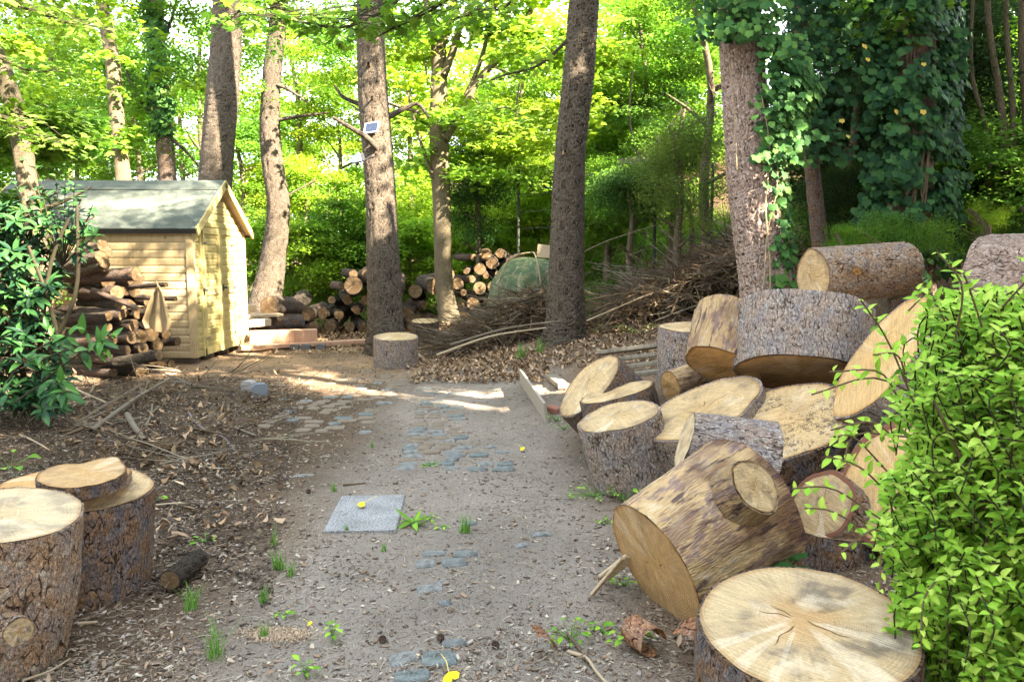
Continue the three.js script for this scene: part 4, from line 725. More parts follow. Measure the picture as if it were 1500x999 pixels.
  const curl = (p, R, L, turn, arc, label) => { const pos = [], uv = [], idx = [], n = 20, k = 6; for (let j = 0; j <= k; j++) for (let i = 0; i <= n; i++) { const a = i / n * arc, rr = R * (1 - 0.25 * i / n) + 0.004 * noise(i, j); pos.push(Math.cos(a) * rr, Math.sin(a) * rr + R * 0.9, (j / k - 0.5) * L + 0.01 * noise(i * 0.6, j, 4)); uv.push(i / n * 0.4, j / k * 0.3); if (i && j) { const m = j * (n + 1) + i; idx.push(m, m - 1, m - n - 2, m, m - n - 2, m - n - 1); } } const m = single('bark_curl', geoOf(pos, idx, uv), curlMat, label, 'bark', p); m.rotation.y = turn; };
  const curlMat = BARK.pine.m.clone(); curlMat.side = THREE.DoubleSide; curlMat.color.setRGB(0.85, 0.62, 0.5);
  curl(onGround(940, 955), 0.065, 0.13, 0.5, 5.3, 'rolled curl of brown bark between the stripped log and the wide stump');
  curl(onGround(1005, 985, -0.05), 0.11, 0.16, -0.6, 1.9, 'purple brown slab of bark leaning on the wide front stump');
  curl(onGround(775, 985, -0.045), 0.10, 0.10, 0.3, 1.3, 'flat reddish piece of bark on the ground at the bottom of the path');
  curl(onGround(45, 993, -0.04), 0.1, 0.14, 0.9, 1.4, 'red brown bark piece under the left stump');
}
{ // chips, leaf litter, needles
  const r = rng(77), chipG = [0, 1, 2].map((k) => { const a = rng(k + 60), g = new THREE.BoxGeometry(0.024, 0.004, 0.010), p = g.attributes.position; for (let i = 0; i < p.count; i++) p.setXYZ(i, p.getX(i) * (1 + (a() - 0.5) * 0.5), p.getY(i) + p.getX(i) * (a() - 0.5) * 0.3, p.getZ(i) * (1 + (a() - 0.5) * 0.8)); g.computeVertexNormals(); return g; });
  const cols = [[0.42, 0.33, 0.23], [0.30, 0.21, 0.14], [0.20, 0.135, 0.09], [0.44, 0.37, 0.28], [0.13, 0.095, 0.07], [0.34, 0.27, 0.22], [0.26, 0.17, 0.11]];
  const chips = [[], [], []], dl = [[], [], []], needles = [[], []], straw = limb([V(-0.02, 0, 0), V(0, 0.003, 0.001), V(0.02, 0, -0.002)], 0.0009, 0.0005, 3, 3);
  const place = (p) => { p.y = H(p.x, p.z) + 0.014 * fbm(p.x * 4, p.z * 4, 4) + 0.008 * noise(p.x * 13, p.z * 13, 2); return p; };
  for (let i = 0; i < 190000; i++) {
    const d = 2.2 + Math.pow(r(), 1.9) * 10.5, x = (r() * 2 - 1) * (0.72 * d + 0.2), p = V(x, 0, -d), w = pathness(x, -d);
    const clump = sstep(-0.12, 0.3, fbm(x * 1.6, d * 1.6, 5));
    if (r() < w * 0.6 || r() > 0.35 + 0.75 * clump) continue;
    place(p); const k = r(), big = 0.3 + r() * r() * 1.15;
    if (k < 0.58) chips[i % 3].push({ m: M4(p.setY(p.y + 0.004), Qe(gauss(r) * 0.35, r() * 6.28, gauss(r) * 0.35), V(big, big, big)), c: mul3(cols[Math.floor(r() * 7)], 0.6 + r() * 0.8) });
    else if (k < 0.58 + 0.10 * (1 - w)) { if (d > 2.8 || r() < 0.5) dl[i % 3].push({ m: M4(p.setY(p.y + 0.012), Qe(gauss(r) * 0.5, r() * 6.28, gauss(r) * 0.5), 0.2 + r() * r() * 0.6), c: mul3(mix3([1.0, 0.85, 0.7], [1.5, 1.6, 1.7], r()), 0.35 + r() * 1.0) }); }
    else needles[i % 2].push({ m: M4(p.setY(p.y + 0.005), Qe(gauss(r) * 0.12, r() * 6.28, gauss(r) * 0.25), 0.5 + r() * 1.0), c: mul3(mix3(cols[Math.floor(r() * 7)], [0.46, 0.38, 0.27], 0.45), 0.6 + r() * 0.9) });
  }
  // drifts of dry leaves: by the stump, below the brush, behind the heap
  for (const [x0, x1, y0, y1, n] of [[600, 800, 515, 562, 1700], [690, 960, 470, 540, 1500], [850, 1000, 455, 500, 700], [380, 560, 480, 520, 500], [120, 330, 540, 700, 260], [160, 420, 690, 800, 80]])
    for (let i = 0; i < n; i++) { const p = onGround(lerp(x0, x1, r()), lerp(y0, y1, r())); dl[i % 3].push({ m: M4(p.setY(p.y + 0.02 + r() * 0.02), Qe(gauss(r) * 0.6, r() * 6.28, gauss(r) * 0.6), 0.6 + r() * 0.8), c: mul3(mix3([1.0, 0.8, 0.6], [1.9, 1.8, 1.65], r()), 0.3 + r() * 1.1) }); }
  for (let i = 0; i < 5200; i++) { const px = lerp(840, 1480, r()), d = lerp(10.5, 16, r()), p = at(px, 400, d); p.y = H(p.x, p.z) + 0.02 + r() * 0.03; dl[i % 3].push({ m: M4(p, Qe(gauss(r) * 0.6, r() * 6.28, gauss(r) * 0.6), 0.9 + r() * 1.0), c: mul3(mix3([0.9, 0.65, 0.45], [1.5, 1.3, 1.1], r() * r()), 0.35 + r() * 0.9) }); }
  for (let i = 0; i < 3000; i++) { const px = lerp(360, 760, r()), d = lerp(13, 19, r()), p = at(px, 400, d); p.y = H(p.x, p.z) + 0.02 + r() * 0.03; dl[i % 3].push({ m: M4(p, Qe(gauss(r) * 0.6, r() * 6.28, gauss(r) * 0.6), 0.9 + r() * 1.0), c: mul3(mix3([0.9, 0.7, 0.5], [1.6, 1.4, 1.2], r() * r()), 0.35 + r() * 0.9) }); }
  const white = std(1, 1, 1, 0.9);
  const lg = thing('ground_litter', 'wood chips, needles and dry leaves strewn over the ground', 'litter', V(0, 0, 0)); lg.userData.kind = 'stuff';
  const saw = []; for (let i = 0; i < 22000; i++) { const d = 3.3 + r() * 6.2, x = -(0.25 + r() * 0.42) * d - 0.25, p = place(V(x, 0, -d)); if (fbm(x * 2, d * 2, 9) < -0.12) continue; chips[i % 3].push({ m: M4(p.setY(p.y + 0.008 + r() * 0.012), Qe(gauss(r) * 0.5, r() * 6.28, gauss(r) * 0.5), 0.3 + r() * r() * 1.2), c: mul3(cols[[1, 2, 4, 2, 4, 4, 4, 0][Math.floor(r() * 8)]], 0.35 + r() * 0.7) }); }
  for (let i = 0; i < 1500; i++) { const p = onGround(405 + gauss(r) * 45, 932 + gauss(r) * 10); saw.push({ m: M4(p.setY(p.y + 0.004 + r() * 0.006), Qe(r() * 6, r() * 6, r() * 6), 0.2 + r() * 0.3), c: mul3([0.62, 0.46, 0.31], 0.7 + r() * 0.5) }); }
  scatter('chips', chipG[0], white, saw, lg);
  chips.forEach((l, k) => scatter('chips', chipG[k], white, l, lg)); dl.forEach((l, k) => scatter('dry_leaves', dryLeaf[k], MAT_DRY, l, lg)); needles.forEach((l) => scatter('needles', straw, white, l, lg));
}
{ // fallen yellow leaves, cones
  const yl = std(0.86, 0.62, 0.02, 0.6, { side: THREE.DoubleSide }), fan = [[-1.5, 0.75], [-1.1, 1], [-0.6, 1.05], [-0.15, 0.95], [0, 0.7], [0.15, 0.95], [0.6, 1.05], [1.1, 1], [1.5, 0.75]];
  const yg = leafLobed(fan, 0.032, 0.3, 9), stalk = limb([V(0, 0, 0), V(0.008, 0.012, -0.03), V(0.004, 0.02, -0.062)], 0.0018, 0.0012, 5);
  const leaf = (label, px, py, s, ry, lift) => { const p = onGround(px, py, lift), t = thing('yellow_leaf', label, 'leaf', p); t.scale.setScalar(s); t.rotation.set(0.25, ry, 0.15); part('blade', yg, yl, t); part('stalk', stalk, std(0.8, 0.62, 0.15), t); };
  leaf('bright yellow fallen leaf lying on the speckled slab', 534, 736, 1.25, -1.1, 0.04); leaf('yellow fan shaped leaf at the bottom of the path', 657, 986, 1.15, 0.5, 0.03);
  leaf('small yellow leaf on the path near the sawdust', 451, 912, 0.45, 1.2, 0.012); leaf('small dull yellow leaf on the mulch left of the heap', 763, 656, 0.9, 0.9, 0.02);
  const cg = (() => { const gs = [], r = rng(3); for (let k = 0; k < 46; k++) { const t = k / 46, a = k * 2.4, R = 0.017 * Math.sin(Math.PI * (0.12 + 0.8 * t)); gs.push(new THREE.SphereGeometry(0.006, 6, 4).scale(1, 0.45, 1.4).rotateX(-0.6).translate(0, 0, R).rotateY(a).translate(0, t * 0.045, 0)); } return mergeGeometries(gs); })();
  for (const [l, px, py] of [['dark pine cone on the path near the bottom centre', 561, 933], ['pine cone beside the lower setts of the path', 647, 932], ['brown pine cone near the reddish flat bark piece', 725, 942], ['pine cone on the path behind the slab', 453, 718]]) { const p = onGround(px, py, 0.018), m = single('pine_cone', cg, std(0.105, 0.07, 0.05), l, 'pine cone', p.setY(p.y - 0.006)); m.scale.setScalar(0.72); m.rotation.set(1.3, px, 0.2); }
}
// ------------------------------------------------------------------ leaves' colours
const glossy = (a, b, c, q) => new THREE.MeshPhysicalMaterial({ color: new THREE.Color().setRGB(a, b, c), roughness: q, specularIntensity: 0.16, side: THREE.DoubleSide });
const vc = (m) => { m.vertexColors = true; return m; };
const LEAF = {
  fresh: leafMat(0.15, 0.29, 0.02, 0.55), lime: leafMat(0.25, 0.385, 0.022, 0.55), mid: leafMat(0.10, 0.20, 0.018, 0.45), deep: leafMat(0.05, 0.11, 0.02, 0.35), dark: leafMat(0.035, 0.07, 0.018, 0.3), yew: leafMat(0.085, 0.135, 0.03, 0.35),
  maple: [leafMat(0.10, 0.22, 0.02, 0.5), leafMat(0.14, 0.26, 0.025, 0.5), leafMat(0.20, 0.31, 0.03, 0.5)],
  shrub: [[0.069, 0.171, 0.011], [0.138, 0.287, 0.020], [0.219, 0.403, 0.031], [0.312, 0.500, 0.050], [0.413, 0.550, 0.088]].map(([a, b, c]) => vc(leafMat(a, b, c, 0.35, 0.85, 0.5))),
  laurel: [[0.011, 0.034, 0.016], [0.017, 0.05, 0.018], [0.027, 0.076, 0.02], [0.055, 0.14, 0.025]].map(([a, b, c]) => vc(Object.assign(glossy(a, b, c, 0.36), { specularIntensity: 0.25 }))),
  ivy: [[0.02, 0.06, 0.015], [0.03, 0.085, 0.02], [0.042, 0.105, 0.024], [0.055, 0.125, 0.026], [0.075, 0.155, 0.03]].map(([a, b, c]) => glossy(a, b, c, 0.62)),
  ivyDark: [[0.010, 0.032, 0.012], [0.016, 0.046, 0.016], [0.024, 0.064, 0.02], [0.04, 0.09, 0.025]].map(([a, b, c]) => glossy(a, b, c, 0.66)),
  ivyYellow: std(0.45, 0.32, 0.06, 0.6, { side: THREE.DoubleSide }),
  olive: leafMat(0.13, 0.19, 0.03, 0.4), weed: leafMat(0.15, 0.30, 0.05, 0.35),
};
// flecks of sun on the ground, the trunks and the brush
for (const [px, py, r] of [[690, 590, .26], [660, 592, .2], [725, 596, .24], [745, 588, .15], [640, 580, .12], [705, 572, .12], [470, 548, .16], [440, 552, .2], [490, 556, .2], [420, 566, .2], [460, 572, .24], [505, 572, .18], [530, 560, .15], [550, 568, .2], [570, 577, .14], [410, 552, .12], [390, 520, .3], [350, 525, .2], [430, 527, .15], [480, 540, .12], [830, 572, .12], [812, 560, .1], [790, 575, .1], [800, 545, .08], [860, 500, .14], [900, 492, .14], [930, 495, .14], [745, 500, .1], [640, 545, .12], [690, 530, .12], [730, 540, .1], [300, 545, .14], [230, 545, .1]]) gap(onGround(px, py), r);
{ const r = rng(19); for (let i = 0; i < 15; i++) gap(at(868 + r() * 175, 90 + r() * 230, 11.5 + r() * 4), 0.12 + r() * 0.15); }
const onTree = (px, py, d, r) => gap(at(px, py, d), r);
for (const [px, py, d, r0] of [[846, 70, 10.6, .09], [854, 85, 10.6, .1], [850, 130, 10.6, .08], [853, 160, 10.6, .11], [852, 180, 10.6, .12], [845, 205, 10.6, .1], [838, 220, 10.6, .08], [843, 412, 10.4, .1], [838, 425, 10.4, .08], [568, 130, 12, .15], [570, 90, 12, .14], [572, 200, 12, .1], [575, 240, 12, .12], [578, 290, 12, .12], [580, 340, 12, .09], [556, 70, 12, .12], [640, 100, 15.3, .08], [645, 160, 15.3, .08], [652, 330, 15.3, .1], [650, 240, 15.3, .06], [655, 400, 15.3, .1], [330, 60, 14.3, .18], [330, 110, 14.3, .22], [325, 160, 14.3, .2], [318, 200, 14.3, .15], [345, 30, 14.3, .15], [400, 60, 16.3, .2], [400, 110, 16.3, .2], [400, 180, 16.3, .16], [404, 245, 16.3, .2], [412, 300, 16.3, .18], [412, 350, 16.3, .2], [400, 400, 16.3, .25], [385, 425, 16.3, .25], [160, 90, 15.9, .2], [165, 130, 15.9, .2], [172, 185, 15.9, .15], [175, 230, 15.9, .15], [1000, 400, 10.5, .12], [930, 390, 11, .1], [890, 400, 11, .1], [960, 440, 10, .1], [770, 360, 12.7, .12], [760, 380, 12.7, .12], [530, 420, 15, .12], [690, 420, 15.5, .12]]) onTree(px, py, d, r0 * 0.8);

// ------------------------------------------------------------------ trees
// trunk from photograph points (x, y, width) at one depth, foot first, carried on above the frame
function pxTree(name, label, pts, d, kind, top, o = {}) {
  const w = pts.map(([x, y, s]) => { const p = at(x, y, d); return [p.x, p.y, p.z, s / 2 * d / F]; });
  const fx = w[0][0], fz = w[0][2], fy = H(fx, fz) - 0.05;
  const t = thing(name, label, 'tree', V(fx, fy, fz), o.group), q = w.map((p) => [p[0] - fx, p[1] - fy, p[2] - fz, p[3]]);
  if (q[0][1] > 0.12) q.unshift([q[0][0] - (q[1][0] - q[0][0]) * 0.2, 0, 0, q[0][3] * 1.04]); else q[0][1] = 0;
  const a = q[q.length - 2], b = q[q.length - 1], h = top - b[1];
  if (h > 0.5) { const sx = (b[0] - a[0]) / (b[1] - a[1]) * 0.6; q.push([b[0] + sx * h * 0.4, b[1] + h * 0.4, b[2], b[3] * 0.8], [b[0] + sx * h * 0.6, top, b[2], b[3] * 0.25]); }
  part('trunk', stem(q, kind, { seed: fx * 3.3 + 7, flare: o.flare ?? 0.35, sides: o.sides ?? 44, rings: o.rings ?? 16 }), BARK[kind].m, t);
  t.userData.top = b; return t;
}
const branchOf = (t, pts, d, r0, r1, mat = BARK.fine.m, name = 'limb') => { const f = t.position; return part(name, limb(pts.map((p) => at(p[0], p[1], p[2] ?? d).sub(f)), r0, r1, 8), mat, t); };
const noFrame = (lim) => (p) => { const d = p.clone().sub(EYEP), z = d.dot(FWD), y = d.dot(UPV) / z * F; return z < 0.3 || y > lim || Math.abs(d.x / z * F) > 900; };   // crowns that stay above the picture
const pineA = pxTree('pine_tree', 'tall pine carrying the solar panel and lamp, small stump at its foot', [[567, 512, 55], [565, 480, 51], [559, 320, 45], [553, 220, 43], [544, 100, 40], [541, 0, 38]], 12, 'trunk', 13, { rings: 26, sides: 72, flare: 0.5 });
const pineB = pxTree('pine_tree', 'tall leaning pine in the middle between the brush heaps', [[826, 505, 56], [829, 470, 52], [831, 340, 49], [836, 220, 44], [847, 110, 45], [856, 0, 42]], 10.6, 'trunk', 13, { rings: 30, sides: 80, flare: 0.42 });
const maple = pxTree('maple_tree', 'slim smooth barked maple with forking limbs behind the brush', [[661, 470, 31], [652, 430, 26], [647, 300, 26], [643, 200, 27], [643, 100, 23], [641, 55, 22]], 15.3, 'fine', 5.6, { sides: 32, flare: 0.3 });
for (const [pts, a, b] of [[[[652, 205], [675, 165], [700, 118], [740, 75], [775, 20], [800, -40]], .085, .05], [[[650, 110], [665, 70], [675, 35], [700, -10], [715, -60]], .08, .05], [[[641, 60], [630, 30], [620, -20]], .08, .05], [[[645, 70], [660, 30], [668, -30]], .09, .06], [[[636, 178], [615, 165], [590, 158], [565, 150]], .05, .025], [[[672, 160], [700, 100], [715, 50], [730, -10]], .05, .03], [[[640, 140], [628, 120], [622, 90]], .03, .02], [[[690, 140], [712, 160], [745, 158], [765, 170]], .025, .012], [[[633, 260], [620, 220], [608, 180], [596, 130]], .04, .02]]) branchOf(maple, pts, 15.2, a, b);
const treeD = pxTree('woodland_tree', 'broad sunlit trunk rising behind the shed gable', [[308, 480, 54], [312, 330, 48], [315, 255, 46], [322, 180, 45], [326, 130, 45], [333, 0, 42]], 14.5, 'trunk', 13, { rings: 22, sides: 60 });
const treeE = pxTree('woodland_tree', 'curving trunk with flared foot between the shed and the pine', [[385, 470, 60], [388, 440, 48], [397, 395, 40], [406, 335, 33], [408, 300, 31], [398, 235, 29], [394, 190, 29], [397, 120, 27], [406, 40, 24], [410, 0, 23]], 16.5, 'trunk', 11, { flare: 0.5, rings: 20, sides: 56 });
const treeF = pxTree('woodland_tree', 'slender grey trunk leaning left behind the shed roof', [[185, 400, 26], [180, 260, 22], [173, 200, 20], [165, 100, 20], [155, 40, 19], [148, 0, 18]], 16, 'fine', 11);
const treeG = pxTree('woodland_tree', 'ivy grown trunk behind the middle of the shed roof', [[246, 400, 26], [244, 260, 24], [240, 200, 24], [232, 100, 24], [225, 0, 24]], 17, 'dark', 11);
const treeH = pxTree('woodland_tree', 'bowed grey sapling trunk at the left edge before the shed', [[62, 470, 27], [50, 330, 27], [40, 270, 26], [30, 200, 27], [18, 150, 26], [2, 100, 24], [-22, 40, 22]], 8.8, 'fine', 7);
const pineC = pxTree('pine_tree', 'pink barked pine with ivy climbing its right side', [[1130, 560, 80], [1124, 430, 76], [1112, 350, 70], [1103, 280, 68], [1094, 180, 64], [1085, 60, 60], [1080, 0, 58]], 7, 'pink', 12, { rings: 34, sides: 88, flare: 0.1 });
const treeI = pxTree('woodland_tree', 'dark trunk almost buried in ivy above the shrub', [[1330, 520, 66], [1335, 300, 60], [1343, 120, 56], [1350, 0, 54]], 7.6, 'dark', 11);
const treeJ = pxTree('woodland_tree', 'thin dark trunk just right of the ivy clad pine', [[1208, 420, 24], [1196, 300, 22], [1186, 200, 22], [1178, 100, 20], [1172, 0, 18]], 7.8, 'dark', 8);
branchOf(pineA, [[552, 216, 11.75], [535, 200, 11.6], [515, 188, 11.5], [488, 172, 11.4]], 11.7, .055, .022, BARK.trunk.m, 'branch');
for (const [t, pts, d] of [[pineA, [[562, 175], [590, 160], [612, 152], [628, 172]], 12], [pineA, [[553, 160], [520, 150], [500, 140], [490, 125]], 12.2], [treeF, [[158, 38], [135, 30], [110, 22]], 16], [treeG, [[240, 175], [215, 160], [195, 130], [180, 90]], 17], [treeG, [[238, 60], [250, 30], [258, 0]], 17], [treeG, [[246, 200], [270, 220], [292, 245]], 17], [treeE, [[395, 178], [440, 170], [480, 165]], 16.5], [treeE, [[394, 120], [420, 130], [450, 150]], 16.4]]) branchOf(t, pts, d, .05, .02, BARK.trunk.m, 'branch');
for (const [px, py, h, z] of [[540, 96, .03, 11.75], [545, 145, .02, 11.75], [827, 224, .03, 10.35]]) { const t = z > 11 ? pineA : pineB, p = at(px, py, z); part('branch_stub', limb([V(0, 0, -0.1), V(0, 0.01, 0), V(0.005, 0.02, 0.06)], h, h * 0.8, 8).translate(p.x - t.position.x, p.y - t.position.y, p.z - t.position.z), z > 11 ? BARK.dark.m : WOOD.planed, t); }
// crowns of these trees, above the picture
const above = noFrame(560), C = (t, o) => crown(t, o.c, o.r, { clumps: 40, per: 9, clumpR: 0.9, scale: 1.2, geo: SPRAY.broad, mat: LEAF.mid, flat: 0.35, keep: above, ...o });
C(pineA, { c: [-1.8, 11, -12], r: [2.6, 2.4, 2.6], clumps: 26, seed: 301, geo: SPRAY.fine, mat: LEAF.deep });
C(pineB, { c: [0.5, 8.9, -8.4], r: [3.0, 2.2, 2.8], clumps: 62, seed: 302, geo: SPRAY.fine, mat: LEAF.deep });  // crown enlarged and moved forward to shade the shed roof
C(treeD, { c: [-5.6, 12, -14.5], r: [2.8, 2.6, 2.6], clumps: 26, seed: 303 });
C(treeE, { c: [-4.8, 11, -16.5], r: [2.2, 2.2, 2.2], clumps: 20, seed: 304 });
C(treeI, { c: [4.6, 8.2, -7.2], r: [2.6, 2.2, 2.2], clumps: 60, seed: 306, mat: LEAF.deep });
C(pineC, { c: [2.6, 9.6, -6.8], r: [2.4, 2.4, 2.2], clumps: 44, seed: 307, geo: SPRAY.fine, mat: LEAF.deep });
C(treeH, { c: [-6.5, 5.6, -9.2], r: [1.6, 1.2, 1.4], clumps: 16, seed: 308, mat: LEAF.fresh, keep: undefined });
crown(treeF, at(155, 40, 16).toArray(), [2.2, 2.6, 1.6], { clumps: 22, per: 7, clumpR: 0.6, scale: 0.9, geo: SPRAY.maple, mat: LEAF.lime, seed: 309 });
crown(treeG, at(235, 90, 17).toArray(), [1.5, 2.4, 1.4], { clumps: 26, per: 7, clumpR: 0.5, scale: 0.75, geo: SPRAY.broadB, mat: LEAF.mid, seed: 310 });
crown(maple, at(720, 90, 15).toArray(), [2.6, 2.4, 1.8], { clumps: 46, per: 8, clumpR: 0.55, scale: 0.85, geo: SPRAY.maple, mat: LEAF.lime, seed: 311, flat: 0.25 });
crown(treeJ, at(1190, 20, 7.8).toArray(), [1.2, 1.0, 0.8], { clumps: 20, per: 8, clumpR: 0.4, scale: 0.6, geo: SPRAY.ivy, mat: LEAF.mid, seed: 312 });
crown(treeE, at(430, 80, 16.5).toArray(), [1.6, 1.6, 1.2], { clumps: 18, per: 7, clumpR: 0.5, scale: 0.8, geo: SPRAY.broad, mat: LEAF.fresh, seed: 313, name: 'lower_foliage' });

// woodland trees right of the clearing, out of the picture: their crowns shade the heap and the path
function plainTree(name, label, x, z, h, r, kind, group) { const y = H(x, z); const t = thing(name, label, 'tree', V(x, y, z), group), n = noise(x, z) * 0.8; part('trunk', stem([[0, 0, 0, r * 1.15], [n * 0.2, h * 0.25, 0.1, r], [n * 0.4, h * 0.6, 0, r * 0.8], [n * 0.3, h, 0.1, r * 0.3]], kind, { sides: 20, rings: 6, seed: x }), BARK[kind].m, t); return t; }
{
  const r = rng(9);
  [[5.2, -1.6, 9], [7.2, 0.6, 10], [6.6, -4.6, 9.5], [4.6, 2.2, 9], [9.2, -2.2, 11], [8.6, -7.4, 10], [6.2, 4.6, 9.5], [3.4, 5.4, 9], [7.4, -5.6, 8.6], [10.4, -5, 11], [11.5, -9.5, 11], [5.7, -3.6, 8.4], [6.4, -6.2, 8.6]].forEach(([x, z, h], i) => {
    const t = plainTree('woodland_tree', 'tree on the bank right of the clearing, its crown shading the logs', x, z, h, 0.2, 'trunk', 'trees on the bank beside the clearing');
    crown(t, [x, H(x, z) + h * 0.72, z], [2.4, 2.3, 2.4], { clumps: 84, per: 12, clumpR: 0.7, scale: 1.1, geo: SPRAY.broad, mat: LEAF.mid, seed: 400 + i, flat: 0.4, keep: noFrame(540) });
  });
}
{  // ring of unseen trees, added to cut sky light from behind and left
  [[-6.5, 3.5, 9], [-3.5, 7, 10], [0.5, 9, 10], [-8.5, -1.5, 9], [-9.5, -6, 10], [-6.8, 8, 9]].forEach(([x, z, h], i) => {
    const t = plainTree('woodland_tree', 'unseen tree added behind and to the left to cut the sky light', x, z, h, 0.2, 'trunk', 'unseen trees added behind the clearing');
    crown(t, [x, H(x, z) + h * 0.5, z], [2.3, h * 0.42, 2.3], { clumps: 90, per: 10, clumpR: 0.7, scale: 1.1, geo: SPRAY.broad, mat: LEAF.mid, seed: 440 + i, flat: 0.4, keep: noFrame(540) });
  });
}
// the wood behind: yellow green young trees, thick towards the right, thin towards the sky on the left
let bgSeed = 500;
function wood(label, px, py, d, rx, ry, n, mat, geo = SPRAY.broad, o = {}) {
  const c = at(px, py, d), R = rx * d / F, Ry = ry * d / F, y = H(c.x, c.z), t = thing(o.name ?? 'woodland_tree', label, o.cat ?? 'tree', V(c.x + (o.dx ?? 0), y - 0.05, c.z), o.group), s = bgSeed++, r = rng(s);
  const h = Math.max(0.4, c.y - y + Ry * 0.5), w = o.w ?? (0.05 + 0.012 * h);
  const sway = (r() - 0.5) * 0.9; part('trunk', limb([V(0, 0, 0), V(sway * 0.3, h * 0.35, 0), V(sway * 0.2, h * 0.7, 0.1), V(sway, h, 0)], w, w * 0.35, 9, 12), o.bark ?? BARK.fine.m, t);
  for (let k = 0; k < (o.limbs ?? 5); k++) { const a = r() * 6.28, y0 = h * (0.3 + 0.55 * r()), l = R * (0.5 + 0.5 * r()); part('limb', limb([V(sway * 0.25, y0, 0.05), V(Math.cos(a) * l * 0.5, y0 + l * 0.25, Math.sin(a) * l * 0.4), V(Math.cos(a) * l, y0 + l * 0.5, Math.sin(a) * l * 0.7)], w * 0.4, w * 0.12, 5, 6), o.bark ?? BARK.fine.m, t); }
  crown(t, [c.x, c.y, c.z], [R, Ry, Math.min(R, o.rz ?? 2.2)], { clumps: n, per: 8, clumpR: (o.cr ?? 0.28) * R, scale: (o.s ?? 0.75) * Math.sqrt(d / 18), geo, mat, seed: s + 1000, flat: o.flat ?? 0.3, hollow: 0.02 });
  return t;
}
const G1 = 'young trees of the wood behind the shed', G2 = 'young trees of the wood behind the log heaps', G3 = 'far trees of the wood down the slope';
const L3 = 'far pale green tree seen between the trunks';
const far = (x, y, d, a, b, n, m = LEAF.lime) => wood(L3, x, y, d, a, b, n, m, SPRAY.broadB, { group: G3, s: 0.9 });
far(40, 150, 30, 120, 130, 44, LEAF.fresh); far(150, 200, 34, 120, 110, 44, LEAF.fresh); far(265, 170, 32, 110, 160, 44, LEAF.fresh); far(90, 40, 30, 130, 80, 34, LEAF.mid); far(440, 160, 33, 120, 170, 50, LEAF.fresh); far(520, 300, 30, 110, 110, 34); far(620, 200, 34, 120, 160, 40); far(740, 220, 32, 120, 160, 50); far(900, 180, 30, 130, 170, 60); far(1000, 80, 28, 130, 130, 60); far(360, 320, 30, 90, 80, 34); far(690, 80, 36, 140, 110, 34);
const near = (label, x, y, d, a, b, n, m = LEAF.fresh, g = SPRAY.broad, o = {}) => wood(label, x, y, d, a, b, n, m, g, { group: x < 480 ? G1 : G2, ...o });
near('young tree with light leaves filling the top left corner', 60, 110, 20, 110, 100, 40); near('shaded young tree behind the bowed sapling at the left edge', 30, 260, 17, 70, 70, 30, LEAF.mid); near('young tree behind the left end of the shed roof', 110, 210, 22, 80, 70, 26); near('leafy young tree between the slender grey and ivy grown trunks', 205, 180, 22, 70, 110, 26); near('sparse young tree crown beside the broad trunk above the shed', 290, 90, 24, 70, 100, 16); near('lime green young tree between the curving trunk and the lamp pine', 445, 300, 22, 70, 80, 44, LEAF.lime); near('narrow young tree filling the gap right of the broad trunk', 360, 230, 21, 55, 120, 26); near('lime young tree close beside the left flank of the lamp pine', 500, 240, 23, 70, 130, 34, LEAF.lime); near('low leafy growth above the log heap left of the pine', 500, 370, 20, 90, 40, 40); near('low lime growth between the lamp pine and the slim maple', 610, 330, 20, 75, 80, 46, LEAF.lime); near('lime crown behind the top of the slim maple', 600, 130, 22, 60, 110, 24, LEAF.lime); near('bright lime tree left of the tall leaning pine', 780, 250, 22, 70, 90, 44, LEAF.lime); near('lime crown high behind the maple limbs', 760, 120, 24, 80, 110, 40, LEAF.lime); near('narrow young tree just right of the tall leaning pine', 900, 200, 17, 60, 110, 46, LEAF.fresh); near('wide leafy crown right of the tall leaning pine at the top', 950, 90, 17, 90, 110, 50); near('shaded young tree next to the ivy clad pine\'s bare side', 985, 190, 13.5, 70, 70, 44, LEAF.mid, SPRAY.broad, { s: 0.6 }); near('small leaved young tree above the brush right of the leaning pine', 890, 290, 15, 60, 60, 36, LEAF.fresh, SPRAY.small, { s: 0.8 }); near('thin crown behind the top of the lamp pine', 540, 60, 22, 90, 60, 24); near('lime crown between the curving trunk and the lamp pine at the top', 440, 100, 24, 90, 100, 28, LEAF.lime); near('leafy crown at the top beside the ivy clad pine', 1050, 20, 12, 90, 70, 34, LEAF.mid); near('small lime crown at the top right of the leaning pine', 910, 30, 20, 70, 50, 20, LEAF.lime);
